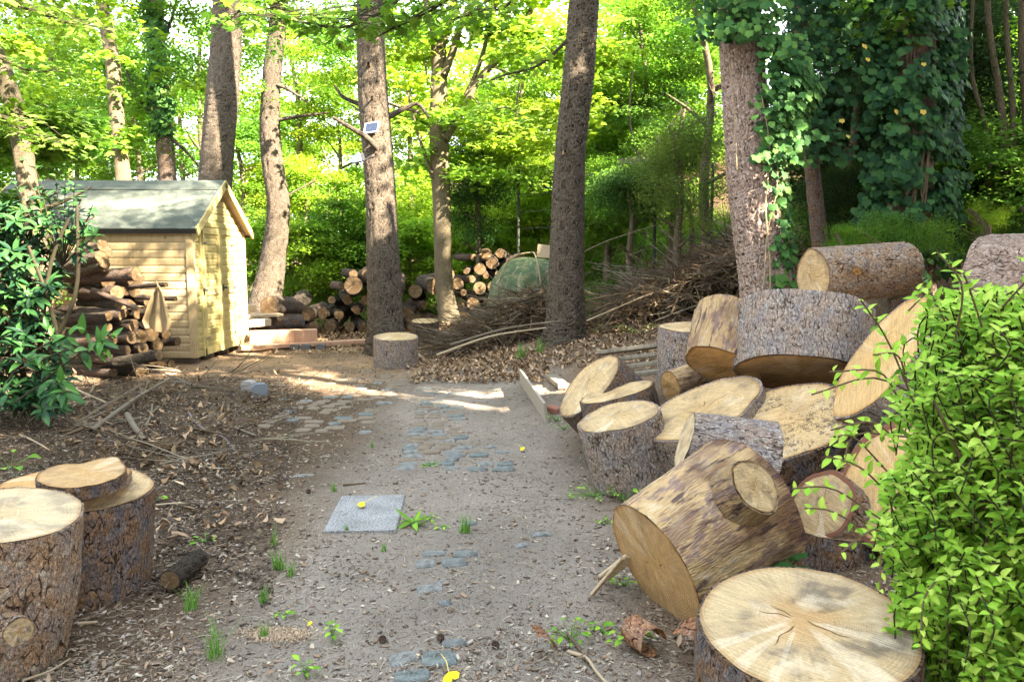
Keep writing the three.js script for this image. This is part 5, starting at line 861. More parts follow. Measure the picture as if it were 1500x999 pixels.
for (const [l, x, y, d, a, b, n, m] of [['low lime bush behind the shed gable corner', 385, 360, 19, 45, 60, 30, LEAF.lime], ['rounded lime bush between the curving trunk and the log heap', 450, 370, 18.5, 50, 55, 36, LEAF.lime], ['lime bush above the big pale log ends', 500, 330, 19, 55, 50, 36, LEAF.fresh], ['lime bush just right of the lamp pine trunk', 605, 370, 18.5, 45, 60, 34, LEAF.lime], ['tall lime bush left of the fence post', 725, 330, 20, 55, 80, 40, LEAF.lime], ['lime bush behind the tarpaulin', 785, 300, 18, 50, 70, 40, LEAF.lime], ['lime shrubs just right of the leaning pine low down', 885, 310, 15.5, 45, 60, 36, LEAF.fresh], ['fresh green bush on the bank above the brush tangle', 930, 285, 14, 50, 45, 34, LEAF.fresh], ['bright bush between drooping evergreen and leaning pine', 900, 180, 19, 60, 80, 36, LEAF.lime], ['far lime thicket behind the curving trunk', 420, 250, 26, 80, 110, 50, LEAF.lime], ['far lime thicket behind the slim maple', 650, 300, 26, 100, 100, 60, LEAF.lime], ['far lime thicket at the top right of the leaning pine', 900, 90, 24, 110, 120, 60, LEAF.lime], ['far lime thicket behind the bare stems beside the ivy clad pine', 1010, 160, 22, 110, 130, 70, LEAF.fresh], ['far lime thicket left of the leaning pine', 780, 180, 26, 80, 120, 50, LEAF.lime]]) wood(l, x, y, d, a, b, n, m, SPRAY.broad, { cat: 'bush', name: 'leafy_bush', limbs: 3, w: 0.03 });
wood('leafy bush covering the bank at the right edge', 1470, 250, 10.5, 55, 70, 44, LEAF.fresh, SPRAY.broad, { cat: 'bush', name: 'leafy_bush', s: 0.6 });
wood('low green bush on the bank just right of the ivy trunk', 1440, 360, 8.6, 50, 36, 34, LEAF.mid, SPRAY.small, { cat: 'bush', name: 'leafy_bush', s: 0.5, rz: 0.7 });
wood('low green bush behind the grey round at the right edge', 1500, 345, 8.4, 40, 34, 28, LEAF.mid, SPRAY.small, { cat: 'bush', name: 'leafy_bush', s: 0.5, rz: 0.7 });
wood('mid green tree above the right edge behind the ivy', 1440, 60, 12, 80, 90, 50, LEAF.fresh, SPRAY.broad, { s: 0.7 });
wood('small dark conifer bush beside the slim maple', 698, 260, 17, 42, 105, 60, LEAF.deep, SPRAY.small, { cat: 'bush', name: 'conifer_bush', s: 0.8, cr: 0.35 });
wood('dark evergreen with drooping twigs left of the ivy clad pine', 1000, 235, 11.2, 66, 95, 50, LEAF.olive, SPRAY.small, { cat: 'tree', name: 'conifer_tree', s: 0.8, flat: 1.1, cr: 0.3 });
wood('shaded leafy bush on the bank above the brush', 930, 270, 13, 60, 40, 40, LEAF.deep, SPRAY.small, { cat: 'bush', name: 'shaded_bush' });
wood('dark drooping evergreen between the pine and the ivy trunk', 1245, 170, 9.4, 85, 170, 150, LEAF.dark, SPRAY.fine, { name: 'conifer_tree', s: 0.7, flat: 0.9 });
wood('dark shaded tree closing the view behind the ivy trunk', 1290, 140, 10.5, 150, 190, 260, LEAF.dark, SPRAY.broadB, { s: 0.7 });
wood('shaded undergrowth bush under the dark evergreens', 1260, 310, 9.6, 70, 60, 50, LEAF.mid, SPRAY.small, { cat: 'bush', name: 'shaded_bush', s: 0.6 });
wood('low feathery yew bush behind the lying log', 1320, 345, 6.9, 66, 36, 40, LEAF.mid, SPRAY.small, { cat: 'bush', name: 'yew_bush', s: 0.42, flat: 0.5, rz: 0.5, limbs: 8 });
wood('low light green bush sprouting behind the lying log', 1248, 345, 6.9, 34, 22, 26, LEAF.fresh, SPRAY.small, { cat: 'bush', name: 'low_bush', s: 0.3, rz: 0.3 });
wood('sunlit leafy tree behind the thin stems at the right edge', 1470, 120, 14, 70, 150, 60, LEAF.fresh, SPRAY.broad, { s: 0.7 });
wood('pale sunlit sprig of leaves by the thin stems at the right edge', 1447, 312, 7.8, 26, 26, 16, LEAF.lime, SPRAY.small, { cat: 'bush', name: 'low_bush', s: 0.3, rz: 0.25 });
wood('dark ground bush at the right edge below the thin stems', 1450, 330, 10, 60, 60, 40, LEAF.deep, SPRAY.small, { cat: 'bush', name: 'shaded_bush', s: 0.7 });
wood('light green maple foliage behind the laurel at the left edge', 55, 195, 9.5, 80, 42, 26, LEAF.fresh, SPRAY.maple, { s: 0.75, rz: 0.8 });
wood('leafy thicket behind the laurel and the shed end', 20, 370, 10, 50, 90, 40, LEAF.mid, SPRAY.broadB, { cat: 'bush', name: 'leafy_thicket', rz: 0.9 });
for (const [label, x0, y0, x1, y1, w] of [['pale thin stem, left one of the group at the right edge', 1476, 300, 1448, 20, .05], ['pale thin stem leaning right in the group at the right edge', 1482, 300, 1475, 30, .04], ['pale thin stem nearest the right edge', 1500, 300, 1497, 60, .05], ['thin crooked stem at the foot of the group by the right edge', 1452, 260, 1425, 110, .03]]) {
  const a = at(x0, y0, 9), f = V(a.x, H(a.x, a.z), a.z), b = at(x1, y1, 9), t = thing('slender_tree', label, 'tree', f); part('trunk', limb([V(0, 0, 0), a.clone().sub(f), a.clone().lerp(b, 0.5).sub(f).add(V(0.05, 0, 0)), b.clone().sub(f), b.clone().sub(f).add(V(-0.05, 1.4, 0))], w, w * 0.5, 9, 16), BARK.fine.m, t);
}
// undergrowth covering the bank beyond the heap and beside the ivy trunks
{
  const r = rng(140); [[5.6, -9.2, .8], [6.6, -10.5, 1.0], [7.6, -8.6, .9], [5.9, -7.4, .7], [7.2, -6.6, .8], [8.6, -10.2, 1.1], [6.4, -12.2, 1.1], [4.9, -11.2, .9], [8.4, -13, 1.2], [5.2, -5.2, .6], [6.4, -4.2, .7], [4.6, -3.4, .5], [9.8, -8, 1.1], [7.8, -4.8, .8]].forEach(([x, z, s], i) => {
    const y = H(x, z), t = thing('bank_bush', 'leafy bush of the undergrowth on the bank beyond the log heap', 'bush', V(x, y - 0.05, z), 'undergrowth bushes on the bank');
    part('stem', limb([V(0, 0, 0), V(0.05, s * 0.5, 0), V(-0.05, s, 0.05)], 0.03, 0.012, 6), BARK.fine.m, t);
    crown(t, [x, y + s * 0.75, z], [s * 1.15, s * 0.85, s * 1.0], { clumps: 34, per: 8, clumpR: 0.35 * s, scale: 0.62, geo: [SPRAY.broad, SPRAY.small][i % 2], mat: [LEAF.mid, LEAF.fresh, LEAF.deep][i % 3], seed: 900 + i, hollow: 0.02 });
  });
}
// thin stems among the leaves
{ const r = rng(66); for (let i = 0; i < 9; i++) { const px = i < 7 ? 370 + r() * 420 : 860 + r() * 180, d = i < 7 ? 19 + r() * 8 : 12 + r() * 4, a = at(px, 420, d), f = V(a.x, H(a.x, a.z) - 0.05, a.z), h = 2.5 + r() * 3, w = 0.025 + r() * 0.03; single('slender_tree', limb([V(0, 0, 0), V(gauss(r) * 0.3, h * 0.4, 0), V(gauss(r) * 0.5, h * 0.75, 0), V(gauss(r) * 0.9, h, 0)], w, w * 0.4, 7, 12), [BARK.fine.m, BARK.trunk.m][i % 2], 'thin bare stem among the leaves of the wood', 'tree', f, 'thin stems in the wood'); } }
// green ground cover on the slope
{
  const r = rng(88), list = [[], []]; const t = thing('ground_cover', 'low green weeds and seedlings covering the slope of the wood', 'undergrowth', V(0, 0, 0)); t.userData.kind = 'stuff';
  for (let i = 0; i < 5200; i++) { const px = r() * 1050, d = 16.5 + r() * r() * 24, a = at(px, 430, d); if (fbm(a.x * 0.5, a.z * 0.5, 4) < -0.12) continue; const p = V(a.x, H(a.x, a.z) + r() * 0.22, a.z), s = 0.35 + r() * 0.6, k = 0.6 + r() * 0.8; list[i % 2].push({ m: M4(p, Qe(gauss(r) * 0.3, r() * 6.28, gauss(r) * 0.3), s), c: [k * 1.1, k, k * 0.8] }); }
  for (let i = 0; i < 1250; i++) { const px = 860 + r() * 640, d = 11.5 + r() * 6, a = at(px, 400, d), p = V(a.x, H(a.x, a.z) + r() * 0.2, a.z), k = 0.5 + r() * 0.6; list[i % 2].push({ m: M4(p, Qe(gauss(r) * 0.4, r() * 6.28, gauss(r) * 0.4), 0.3 + r() * 0.5), c: [k, k, k] }); }
  scatter('foliage', SPRAY.small, LEAF.fresh, list[0], t); scatter('foliage', SPRAY.broadB, LEAF.mid, list[1], t);
}

// ------------------------------------------------------------------ ivy
function ivyOn(name, label, tree, n, where, mats, seed, sc = 1) {
  const r = rng(seed), t = thing(name, label, 'ivy', tree.position.clone()), list = [];
  for (let i = 0; i < n; i++) {
    const w = where(r); if (!w) continue; const [p, out] = w; p.add(V(gauss(r) * 0.03, gauss(r) * 0.03, gauss(r) * 0.02));
    const dn = out.clone().multiplyScalar(0.9).add(V(gauss(r) * 0.45, 0.55 + gauss(r) * 0.35, 0.25 + gauss(r) * 0.35)).normalize();
    const f = V(gauss(r) * 0.4, -1, gauss(r) * 0.3), z = f.addScaledVector(dn, -f.dot(dn)).normalize(), x = new THREE.Vector3().crossVectors(dn, z);
    list.push({ p, q: new THREE.Quaternion().setFromRotationMatrix(new THREE.Matrix4().makeBasis(x, dn, z)), s: sc * (0.55 + r() * 0.75), t: r() < 0.02 ? 0.999 : Math.pow(r(), 1.1) * 0.98, hide: out.z < -0.2 ? 500 : 0 });
  }
  leaves(t, ivyLeaf, mats, list); return t;
}
const around = (px, py, d, R, a) => { const p = at(px, py, d), o = V(Math.sin(a), 0, Math.cos(a)); return [p.addScaledVector(o, R), o]; };
{
  // on the pine: right flank and a bush of it at the top
  const axis = (y) => lerp(1081, 1122, clamp(y / 430, 0, 1));
  const t = ivyOn('ivy', 'glossy ivy climbing the right side of the pink barked pine', pineC, 2000, (r) => {
    const k = r();
    if (k < 0.22) { const y = 50 + r() * 190, x = 1150 + gauss(r) * 38 + 10 * noise(y * 0.05, 1); return [at(x, y, 6.72 + gauss(r) * 0.2), V(gauss(r) * 0.5, 0, 0.8)]; }
    if (k < 0.44) { const y = -30 + r() * 90, x = 1090 + gauss(r) * 62; return [at(x, y, 6.75 + gauss(r) * 0.25), V(gauss(r) * 0.5, 0, 0.8)]; }
    if (k < 0.70) { const y = 60 + Math.pow(r(), 0.8) * 130, a = 0.35 + r() * 1.5; const R = 0.24 + r() * 0.14 + 0.16 * sstep(70, 120, y) * sstep(200, 140, y); return around(axis(y) + 18, y, 7, R, a); }
    const y = 180 + r() * 270, a = -0.1 + r() * 1.6; if (r() > 0.42 - 0.3 * noise(y * 0.02, a)) return null; return around(axis(y) + 4, y, 7, 0.235 + r() * 0.05, a);
  }, LEAF.ivy, 701, 0.92);
  for (const [pts, w] of [[[[1130, 460], [1128, 380], [1122, 300], [1128, 220], [1115, 130]], .008], [[[1117, 450], [1125, 340], [1138, 280], [1140, 200]], .006], [[[1080, 250], [1075, 150], [1066, 70]], .006]]) part('vine', limb(pts.map(([x, y]) => at(x, y, 6.74).sub(t.position)), w, w * 0.7, 5, 16), WOOD.vine, t);
  // buried trunk
  const u = ivyOn('ivy', 'dense dark ivy burying the trunk above the shrub', treeI, 5600, (r) => {
    const y = -30 + r() * 440, k = r(), c = 1342 - (y > 250 ? (y - 250) * 0.12 : 0), wd = y < 110 ? 52 : y < 250 ? 70 : 80 - (y - 250) * 0.05;
    if (y > 40 && y < 115 && Math.abs(r()) < 0.55) return [at(c + (r() < 0.5 ? -1 : 1) * (32 + r() * 42), y, 7.45 + gauss(r) * 0.15), V(gauss(r) * 0.5, 0, 0.8)];
    const lump = (y < 90 ? 1.35 : 1) + 0.28 * noise(y * 0.022, 3, 1), x = c + (r() * 2 - 1) * wd * lump, e = Math.abs(x - c) / wd; if (noise(x * 0.035, y * 0.03, 11) + 0.5 * noise(x * 0.09, y * 0.08, 12) < -0.16) return null; return [at(x + gauss(r) * 8, y, 7.15 + e * e * 0.45 + 0.34 * noise(x * 0.025, y * 0.025, 6) + gauss(r) * 0.1), V((x - c) / wd * 0.9, 0, 0.8)];
  }, [...LEAF.ivyDark, LEAF.ivy[1]], 702, 0.95);
  for (let i = 0; i < 7; i++) { const r = rng(i + 800); part('vine', limb([at(1320 + r() * 40, 330, 7.1), at(1310 + r() * 60, 200, 7.2), at(1315 + r() * 60, 90, 7.28), at(1325 + r() * 50, 0, 7.3)].map((p) => p.sub(u.position)), 0.008, 0.005, 5, 12), WOOD.twig, u); }
  const r = rng(12); for (let i = 0; i < 7; i++) { const p = at(1230 + r() * 130, 50 + r() * 210, 6.95), m = part('yellow_leaf', ivyLeaf[i % 3], LEAF.ivyYellow, u); m.position.copy(p.sub(u.position)); m.quaternion.copy(Qe(1.1 + gauss(r) * 0.3, gauss(r) * 0.6, gauss(r) * 0.5)); m.scale.setScalar(0.55 + r() * 0.35); }
  ivyOn('ivy', 'loose ivy hanging between the pine and the buried trunk', treeJ, 750, (r) => [at(1205 + gauss(r) * 58, -20 + Math.pow(r(), 1.5) * 260, 7.5 + gauss(r) * 0.25), V(gauss(r) * 0.4, 0, 0.8)], LEAF.ivyDark, 703, 0.9);
  ivyOn('ivy', 'ivy on the trunk behind the middle of the shed roof', treeG, 260, (r) => { const y = r() * 200; return around(lerp(225, 241, y / 200), y, 17, 0.2 + r() * 0.1, gauss(r) * 1.6); }, LEAF.ivy, 704, 2.2);
}
// overhanging maple sprays at the top of the picture
{
  const r = rng(33);
  const mapleSpray = (label, pts, d, n, spread, mats, parent) => {
    const w = pts.map((p) => at(p[0], p[1], p[2] ?? d)), t = thing('maple_branch', label, 'branch', w[0].clone()), c = new THREE.CatmullRomCurve3(w), list = [];
    part('twig', limb(w.map((p) => p.clone().sub(w[0])), 0.016 * d / 6, 0.004, 6, 16), WOOD.stem, t);
    for (let i = 0; i < n; i++) {
      const p = c.getPoint(0.1 + 0.9 * r()).add(V(gauss(r) * spread, gauss(r) * spread * 0.45, gauss(r) * spread));
      list.push({ p, q: Qe(0.35 + gauss(r) * 0.45, r() * 6.28, gauss(r) * 0.45), s: (0.75 + r() * 0.6) * 1.05, t: r() });
      if (i % 4 === 0) { const b = c.getPoint(clamp(0.1 + 0.9 * r(), 0, 1)); part('petiole', limb([b.clone().sub(w[0]), b.clone().lerp(p, 0.5).sub(w[0]).add(V(0, 0.01, 0)), p.clone().sub(w[0])], 0.0035, 0.002, 4, 4), WOOD.stem, t); }
    }
    leaves(t, mapleLeaf, mats, list, 120); return t;
  };
  mapleSpray('maple branch hanging in at the top, left of the solar lamp pine', [[640, -60], [570, 10], [500, 40], [430, 30], [360, 20]], 6.2, 190, 0.24, LEAF.maple);
  mapleSpray('maple branch hanging in before the top of the solar lamp pine', [[700, -40], [640, 10], [590, 35], [540, 60]], 6.4, 110, 0.2, LEAF.maple);
  mapleSpray('maple twig hanging in between the two pines at the top', [[780, -60], [740, 10], [700, 15], [660, 30]], 7.2, 90, 0.2, LEAF.maple);
  mapleSpray('maple branch with dark leaves right of the slim maple', [[830, 60], [790, 95], [740, 110], [700, 125]], 9, 60, 0.25, LEAF.maple);
  mapleSpray('maple branch hanging in above the shed gable', [[420, -60], [380, 0], [345, 20], [330, 40]], 7, 80, 0.22, LEAF.maple);
  mapleSpray('light maple branch in the top left corner', [[-60, -10], [30, 10], [90, 30], [150, 40]], 7.4, 130, 0.28, [LEAF.maple[1], LEAF.maple[2]]);
  mapleSpray('light maple twigs drooping at the left edge above the laurel', [[-40, 150], [20, 180], [60, 200], [110, 215]], 7.6, 130, 0.26, [LEAF.maple[1], LEAF.maple[2]]);
  mapleSpray('light maple twigs by the bowed sapling at the left edge', [[-40, 60], [10, 90], [50, 105], [90, 100]], 8.2, 70, 0.25, [LEAF.maple[1], LEAF.maple[2]]);
}
// ------------------------------------------------------------------ laurel at the left
function leafyShoot(parent, list, base, tip, n, geoLen, r, o = {}) {        // leaves along a shoot, thicker towards its end
  const mid = base.clone().lerp(tip, 0.5).add(V(gauss(r) * 0.05, 0.04, gauss(r) * 0.05)), c = new THREE.CatmullRomCurve3([base, mid, tip]);
  if (o.stem !== 0) part('twig', limb([base, mid, tip].map((p) => p.clone().sub(parent.position)), o.stem ?? 0.006, 0.0025, 5, 8), o.mat ?? WOOD.stem, parent);
  const ax = tip.clone().sub(base).normalize(), s1 = new THREE.Vector3().crossVectors(ax, V(0.3, 1, 0.2)).normalize(), s2 = new THREE.Vector3().crossVectors(ax, s1);
  for (let i = 0; i < n; i++) {
    const t = o.even ? (i + 0.5) / n : 1 - Math.pow(r(), 1.6) * 0.6, a = o.pair ? (i % 2) * Math.PI + Math.floor(i / 2) * 1.57 + gauss(r) * 0.3 : i * 2.4 + gauss(r) * 0.3, p = c.getPoint(clamp(t, 0, 1));
    const dir = s1.clone().multiplyScalar(Math.cos(a)).addScaledVector(s2, Math.sin(a)).multiplyScalar(o.spread ?? 0.9).addScaledVector(ax, 0.55).add(V(0, -0.05, 0)).normalize();
    let up = V(gauss(r) * 0.25, 1, 0.35 + gauss(r) * 0.25).addScaledVector(ax, 0.4); up.addScaledVector(dir, -up.dot(dir)).normalize();
    const x = new THREE.Vector3().crossVectors(up, dir), q = new THREE.Quaternion().setFromRotationMatrix(new THREE.Matrix4().makeBasis(x, up, dir));
    list.push({ p, q, s: (o.size ?? 1) * (0.7 + r() * 0.5) * (t > 0.93 ? 0.75 : 1), t: clamp((o.tone ?? 0.5) + (t - 0.6) * 0.5 + gauss(r) * 0.33, 0, 0.999) });
  }
}
{
  const r = rng(55), foot = onGround(52, 612), t = thing('laurel_shrub', 'dark glossy laurel shrub at the left edge before the firewood', 'shrub', foot), list = [];
  const stems = [[[50, 600], [60, 480], [75, 380], [100, 320]], [[35, 605], [20, 500], [0, 400], [-20, 330]], [[60, 605], [90, 540], [70, 440], [40, 360]], [[45, 610], [70, 520], [110, 430], [112, 300]], [[30, 610], [-20, 520], [-50, 450], [-70, 400]]];
  for (const s of stems) part('stem', limb(s.map(([x, y], i) => (i ? at(x, y, 6.45 - 0.1 * i) : foot.clone()).sub(foot)), 0.03, 0.012, 7, 16), WOOD.stem, t);
  for (let i = 0; i < 290; i++) {
    const y = 300 + r() * 300, wmax = y < 340 ? 70 : y < 420 ? 95 : y < 500 ? 80 : 100, x = -50 + r() * (wmax + 50), d = 6.5 + gauss(r) * 0.45, tip = at(x, y, d), core = at(lerp(40, x, 0.35), y + 50, 6.5);
    leafyShoot(t, list, core.lerp(tip, 0.45), tip, 8, 0, r, { size: 1.0, tone: 0.36 + (y < 350 ? 0.1 : 0), stem: 0.006 });
  }
  for (const [x, y] of [[120, 285], [135, 300], [108, 270], [95, 262], [130, 325], [140, 345], [125, 370], [60, 280], [20, 270], [15, 300], [50, 245], [30, 235], [80, 255], [100, 300], [70, 320], [125, 345], [112, 330], [40, 310], [132, 315]]) leafyShoot(t, list, at(90, 390, 6.4), at(x, y, 6.2), 9, 0, r, { size: 0.85, tone: 0.45 });
  // low shoots reaching right, nearer
  for (const [x0, y0, x1, y1, n, tn] of [[40, 520, 128, 488, 9, .8], [60, 560, 150, 500, 12, .85], [30, 540, 170, 495, 8, .8], [20, 590, 90, 560, 9, .6], [10, 560, 60, 520, 10, .7], [60, 600, 95, 575, 9, .5], [40, 620, 60, 600, 8, .5]]) leafyShoot(t, list, at(x0, y0, 5.6), at(x1, y1, 5.2), n, 0, r, { size: 1.05, tone: tn, stem: 0.008 });
  leaves(t, laurelLeaf, LEAF.laurel, list);
}
// ------------------------------------------------------------------ shrub at the right
{
  const r = rng(56), foot = V(1.62, 0, -2.05); foot.y = H(foot.x, foot.z); const t = thing('privet_shrub', 'bright green small leaved shrub at the right edge before the logs', 'shrub', foot), list = [];
  const edge = (y) => y < 430 ? 1400 : y < 520 ? lerp(1400, 1340, (y - 430) / 90) : y < 620 ? lerp(1340, 1315, (y - 520) / 100) : y < 800 ? lerp(1315, 1285, (y - 620) / 180) : y < 860 ? 1300 : lerp(1310, 1390, (y - 860) / 140);
  for (let k = 0; k < 9; k++) { const e = at(1330 + r() * 240, 470 + r() * 330, 2.1 + r() * 0.4), m = foot.clone().lerp(e, 0.5).add(V(gauss(r) * 0.08, 0.05, 0)); part('stem', limb([V(0, 0, 0), m.sub(foot), e.sub(foot)], 0.012, 0.004, 6, 12), WOOD.twig, t); }
  for (let i = 0; i < 1250; i++) {
    const y = 425 + r() * 590, e = edge(y) + 8 + 46 * noise(y * 0.018, 4, 2) + 24 * noise(y * 0.06, 9, 2), out = Math.pow(r(), 1.1), x = e + out * (1590 - e) + gauss(r) * 16, depth = 2.28 - 0.36 * Math.sqrt(out) + r() * 0.42 + 0.14 * noise(x * 0.014, y * 0.014, 8);
    const tip = at(x, y, depth), base = tip.clone().add(V(0.07 + gauss(r) * 0.10, -0.10 - r() * 0.12, -0.05 + gauss(r) * 0.09));
    leafyShoot(t, list, base, tip, 15, 0, r, { even: true, pair: true, size: 1.08, spread: 1.0, tone: 0.66 + (out < 0.06 ? 0 : 0.16 * noise(x * 0.012, y * 0.012, 5)), stem: 0.0022 });
  }
  for (const [x0, y0, x1, y1, n] of [[1400, 500, 1372, 368, 16], [1385, 470, 1343, 425, 12], [1375, 450, 1332, 455, 8], [1340, 590, 1262, 440, 17], [1345, 580, 1190, 578, 14], [1320, 590, 1215, 545, 12], [1310, 640, 1218, 630, 12], [1300, 690, 1222, 640, 12], [1300, 720, 1208, 668, 12], [1290, 760, 1160, 716, 12], [1290, 790, 1180, 745, 10], [1295, 780, 1230, 812, 10], [1372, 850, 1350, 950, 14], [1440, 480, 1412, 400, 14], [1470, 450, 1500, 380, 12], [1330, 640, 1235, 690, 12], [1310, 800, 1290, 870, 12], [1330, 560, 1280, 520, 12]])
    leafyShoot(t, list, at(x0, y0, 2.1), at(x1, y1, 2.02), n, 0, r, { even: true, pair: true, size: 0.95, spread: 1.0, tone: 0.72, stem: 0.003, mat: WOOD.twig });
  leaves(t, privetLeaf, LEAF.shrub, list);
}
// ------------------------------------------------------------------ weeds
{
  const r = rng(91), blade = (n, h, s) => { const pos = [], idx = [], q = rng(s); for (let i = 0; i < n; i++) { const a = q() * 6.28, l = h * (0.5 + q() * 0.7), b = 0.15 + q() * 0.6, w = 0.0022, x0 = gauss(q) * 0.02, z0 = gauss(q) * 0.02, c = Math.cos(a), d = Math.sin(a); for (let k = 0; k <= 3; k++) { const t = k / 3, y = l * t * (1 - 0.25 * b * t), o = l * b * t * t, ww = w * (1 - t * 0.9); pos.push(x0 + c * o - d * ww, y, z0 + d * o + c * ww, x0 + c * o + d * ww, y, z0 + d * o - c * ww); if (k) { const m = pos.length / 3 - 4; idx.push(m, m + 1, m + 2, m + 1, m + 3, m + 2); } } } return geoOf(pos, idx); };
  const tufts = [blade(26, 0.10, 1), blade(40, 0.075, 2), blade(18, 0.13, 3)];
  [['thin grass tuft by the short cut log', 280, 895, 1, 1.1], ['grass tuft at the bottom left of the path', 313, 965, 0, 1.2], ['faint grass tuft left of the slab', 400, 800, 2, .7], ['grass tuft left of the slab, lower one', 408, 835, 1, 1], ['small grass tuft near the round leaf seedling', 385, 885, 1, .8], ['dark green dense grass tuft right of the dandelion', 681, 780, 1, 1], ['grass wisp at the far edge of the slab', 489, 720, 1, .6], ['tiny grass wisp in front of the slab', 508, 780, 1, .45], ['grass wisp on the open path below the slab', 562, 808, 1, .45], ['grass by the sawdust patch', 386, 935, 1, .6], ['grass wisp beside the white stones at the tall pine', 762, 528, 1, 2.2], ['seedling grass left of the tall pine foot', 790, 520, 0, 2], ['grass wisp at the path centre near the setts', 545, 655, 1, .5], ['grass wisp left of the sawdust patch', 425, 845, 1, .7]].forEach(([l, px, py, k, s]) => { const m = single('grass_tuft', tufts[k], LEAF.weed, l, 'grass tuft', onGround(px, py)); m.scale.setScalar(s * 1.35); m.rotation.y = px; });
  const seedling = (name, label, px, py, n, R, h, geo, mat, cat = 'weed', dd) => { const p = dd ? at(px, py, dd) : onGround(px, py), t = thing(name, label, cat, p); for (let i = 0; i < n; i++) { const a = i * 2.4 + r() * 0.5, k = R * (0.3 + 0.7 * Math.sqrt(r())), q = V(Math.cos(a) * k, h * (0.25 + r() * 0.75), Math.sin(a) * k); part('stalk', limb([V(0, 0, 0), q.clone().multiplyScalar(0.5).add(V(0, 0.01, 0)), q], 0.002, 0.0012, 4, 4), LEAF.weed, t); const m = part('leaf', geo[i % geo.length], mat[Math.floor(r() * mat.length)], t); m.position.copy(q); m.quaternion.copy(Qe(-0.1 + gauss(r) * 0.3, Math.PI / 2 - a, gauss(r) * 0.3)); m.scale.setScalar(0.7 + r() * 0.6); } return t; };
  const dan = [leafOval(0.12, 0.03, 5, 0.25, -0.35), leafOval(0.10, 0.028, 5, 0.25, 0.2)];
  seedling('dandelion', 'dandelion rosette with long leaves beside the slab', 607, 768, 10, 0.012, 0.012, dan, [LEAF.shrub[1], LEAF.shrub[2]], 'weed');
  const sm = [leafOval(0.035, 0.02, 3, 0.2, 0.1), leafOval(0.028, 0.018, 3, 0.3, 0.3)], mats = [LEAF.shrub[1], LEAF.shrub[2], LEAF.shrub[3]];
  for (const [l, px, py, n, R, h] of [['round leaved seedling on the path left of the yellow leaf', 416, 905, 6, .03, .02], ['upright green seedling on the path below the yellow leaf', 487, 940, 8, .015, .10], ['small green sprig at the bottom of the path', 447, 990, 9, .03, .05], ['green weed by the foot of the left stumps', 158, 880, 7, .04, .03], ['small green weed on the mulch right of the left stumps', 300, 795, 8, .06, .03], ['green weed between the bark curl and the path', 835, 940, 16, .09, .06], ['small sprig of weed left of the bark curl', 882, 930, 8, .04, .05], ['weed at the mouth of the bark curl', 925, 945, 16, .08, .09], ['green weed between bark curl and the wide stump', 1020, 935, 7, .03, .05], ['weed under the sawn end of the stripped log', 915, 860, 10, .06, .04], ['tiny green weed beside the sawn end of the stripped log', 888, 768, 6, .05, .03], ['ground ivy patch in front of the upright round', 870, 728, 28, .16, .04], ['green sprig growing against the upright round', 925, 700, 26, .09, .36], ['tall sprig climbing the upright round', 912, 735, 18, .1, .12], ['ivy seedling under the white board', 815, 618, 16, .1, .08], ['ivy leaves at the foot of the white board', 826, 630, 10, .08, .05], ['small plant at the foot of the tall pine', 840, 497, 12, .1, .14], ['light green seedling beside the tall pine', 871, 490, 12, .12, .14], ['light green seedling in the leaf litter behind the heap', 935, 490, 26, .3, .16], ['green seedling behind the upright grey stump', 1040, 462, 34, .3, .3], ['green weed on the mulch near the left stumps', 226, 735, 6, .05, .03], ['small seedling by the dandelion', 630, 762, 6, .03, .03], ['tiny seedling on the path right of the dandelion', 647, 775, 5, .03, .02], ['tuft of weed among the setts', 629, 683, 8, .05, .02]]) seedling('weed', l, px, py, n, R, h, sm, mats);
  seedling('bramble_shoot', 'green leafy shoot at the left edge behind the slices', 15, 690, 9, .16, .12, [leafOval(0.085, 0.05, 4, 0.2, 0.2)], [LEAF.shrub[1], LEAF.shrub[2]], 'weed');
  seedling('ivy_sprout', 'single bright ivy leaf at the foot of the dark barked stump', 122, 876, 3, .03, .07, ivyLeaf, [LEAF.shrub[2]], 'weed');
  seedling('ivy_sprout', 'dark ivy leaves in the gap behind the wide front stump', 1155, 838, 6, .06, .06, ivyLeaf, [LEAF.ivy[2], LEAF.ivy[1]], 'weed', 3.1);
}
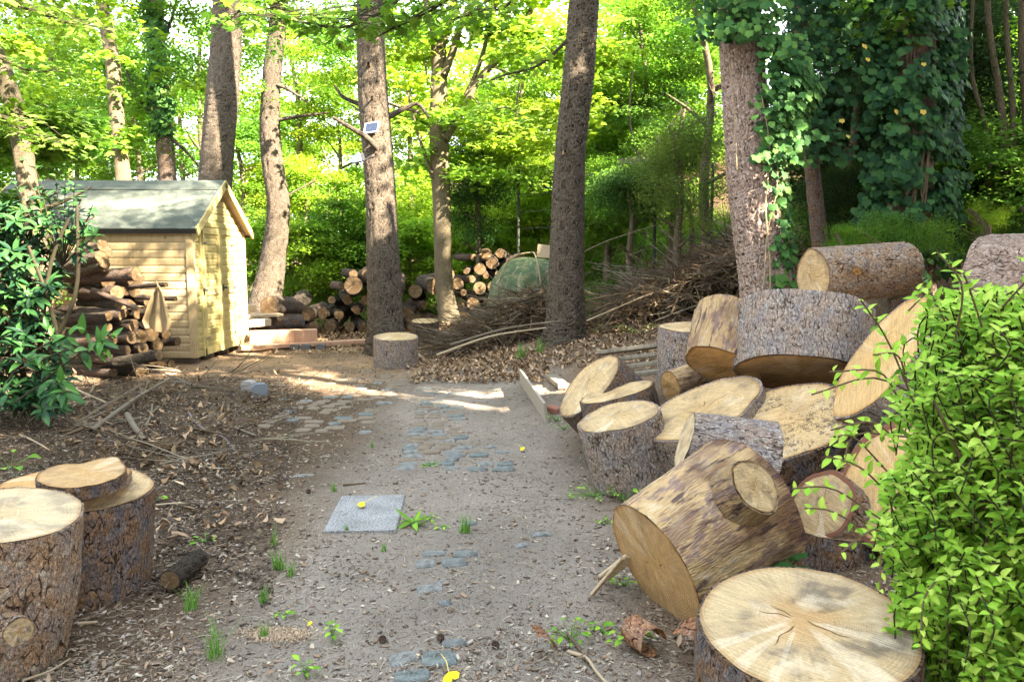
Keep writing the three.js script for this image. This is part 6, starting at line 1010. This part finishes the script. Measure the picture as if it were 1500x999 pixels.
// ------------------------------------------------------------------ lamp, panel, fence
{
  const c = at(544, 187, 11.72), t = thing('solar_panel', 'small tilted solar panel fixed to the pine', 'solar panel', c); t.rotation.set(-0.5, -0.35, 0.1, 'YXZ');
  part('frame', mergeGeometries([bx(0.25, 0.02, 0.02, 0, 0.09, 0), bx(0.25, 0.02, 0.02, 0, -0.09, 0), bx(0.02, 0.2, 0.02, -0.115, 0, 0), bx(0.02, 0.2, 0.02, 0.115, 0, 0)]), std(0.5, 0.52, 0.55, 0.4, { metalness: 0.3 }), t);
  for (let i = 0; i < 5; i++) part('solar_cell', bx(0.036, 0.156, 0.008, -0.084 + i * 0.042, 0, 0), std(0.03, 0.04, 0.07, 0.5), t);
  part('backing', bx(0.22, 0.17, 0.004, 0, 0, -0.004), std(0.55, 0.57, 0.6), t); part('bracket', limb([V(0, 0, -0.01), V(0.02, -0.05, -0.08), V(0.05, -0.06, -0.2)], 0.014, 0.014, 6), std(0.08, 0.08, 0.08, 0.5), t);
  const l = at(524, 232, 11.45), f = thing('flood_light', 'small white fronted outdoor lamp on the pine below the panel', 'lamp', l); f.rotation.set(0.2, -0.5, 0.1, 'YXZ');
  part('housing', board(0.2, 0.13, 0.07, 0.02), std(0.04, 0.04, 0.045, 0.5), f); part('lens', board(0.175, 0.108, 0.012, 0.01).translate(0, 0.005, 0.04), std(0.72, 0.76, 0.8, 0.3), f);
  part('sensor', new THREE.SphereGeometry(0.03, 12, 8).translate(-0.02, -0.075, 0.02), std(0.05, 0.05, 0.05, 0.4), f); part('bracket', limb([V(-0.13, 0, 0), V(-0.06, -0.01, -0.02), V(0.06, -0.03, -0.06), V(0.22, -0.02, -0.15)], 0.012, 0.012, 6), std(0.06, 0.06, 0.06, 0.5), f);
  const r = rng(2), post = (label, px, d, y0) => { const a = at(px, 400, d), p = V(a.x, H(a.x, a.z) - 0.1, a.z); return single('fence_post', limb([V(0, 0, 0), V(0, 0.9, 0), V(0.01, at(px, y0, d).y - p.y, 0)], 0.03, 0.028, 8), std(0.05, 0.055, 0.04), label, 'fence post', p); };
  post('thin dark fence post standing behind the tarpaulin', 759, 15.6, 250); post('thin dark fence post left of the drooping evergreen', 958, 13.4, 200); post('thin fence post behind the brush right of the evergreen', 1040, 13, 240);
  const wire = thing('wire_fence', 'dark wires of the old fence strung behind the brush', 'fence', at(759, 280, 15.6));
  for (const y of [262, 285, 310, 335]) part('wire', limb([at(759, y, 15.6), at(860, y - 6, 14.5), at(958, y - 14, 13.4), at(1040, y - 20, 13)].map((p) => p.sub(wire.position)), 0.006, 0.006, 4, 12), std(0.08, 0.08, 0.07), wire);
  bar('fence_rail', 'pale rail glimpsed through the leaves of the bank', 'rail', at(905, 240, 14.5), at(990, 226, 14.5), 0.1, 0.16, WOOD.worn);
  const loop = single('hose_loop', new THREE.TorusGeometry(0.16, 0.03, 8, 24), std(0.02, 0.02, 0.02, 0.6), 'black loop hanging on the fence beside the tall pine', 'hose', at(806, 263, 15));
}
scene.traverse((o) => { if (o.isMesh) { o.castShadow = true; o.receiveShadow = true; } });
renderer.render(scene, camera);
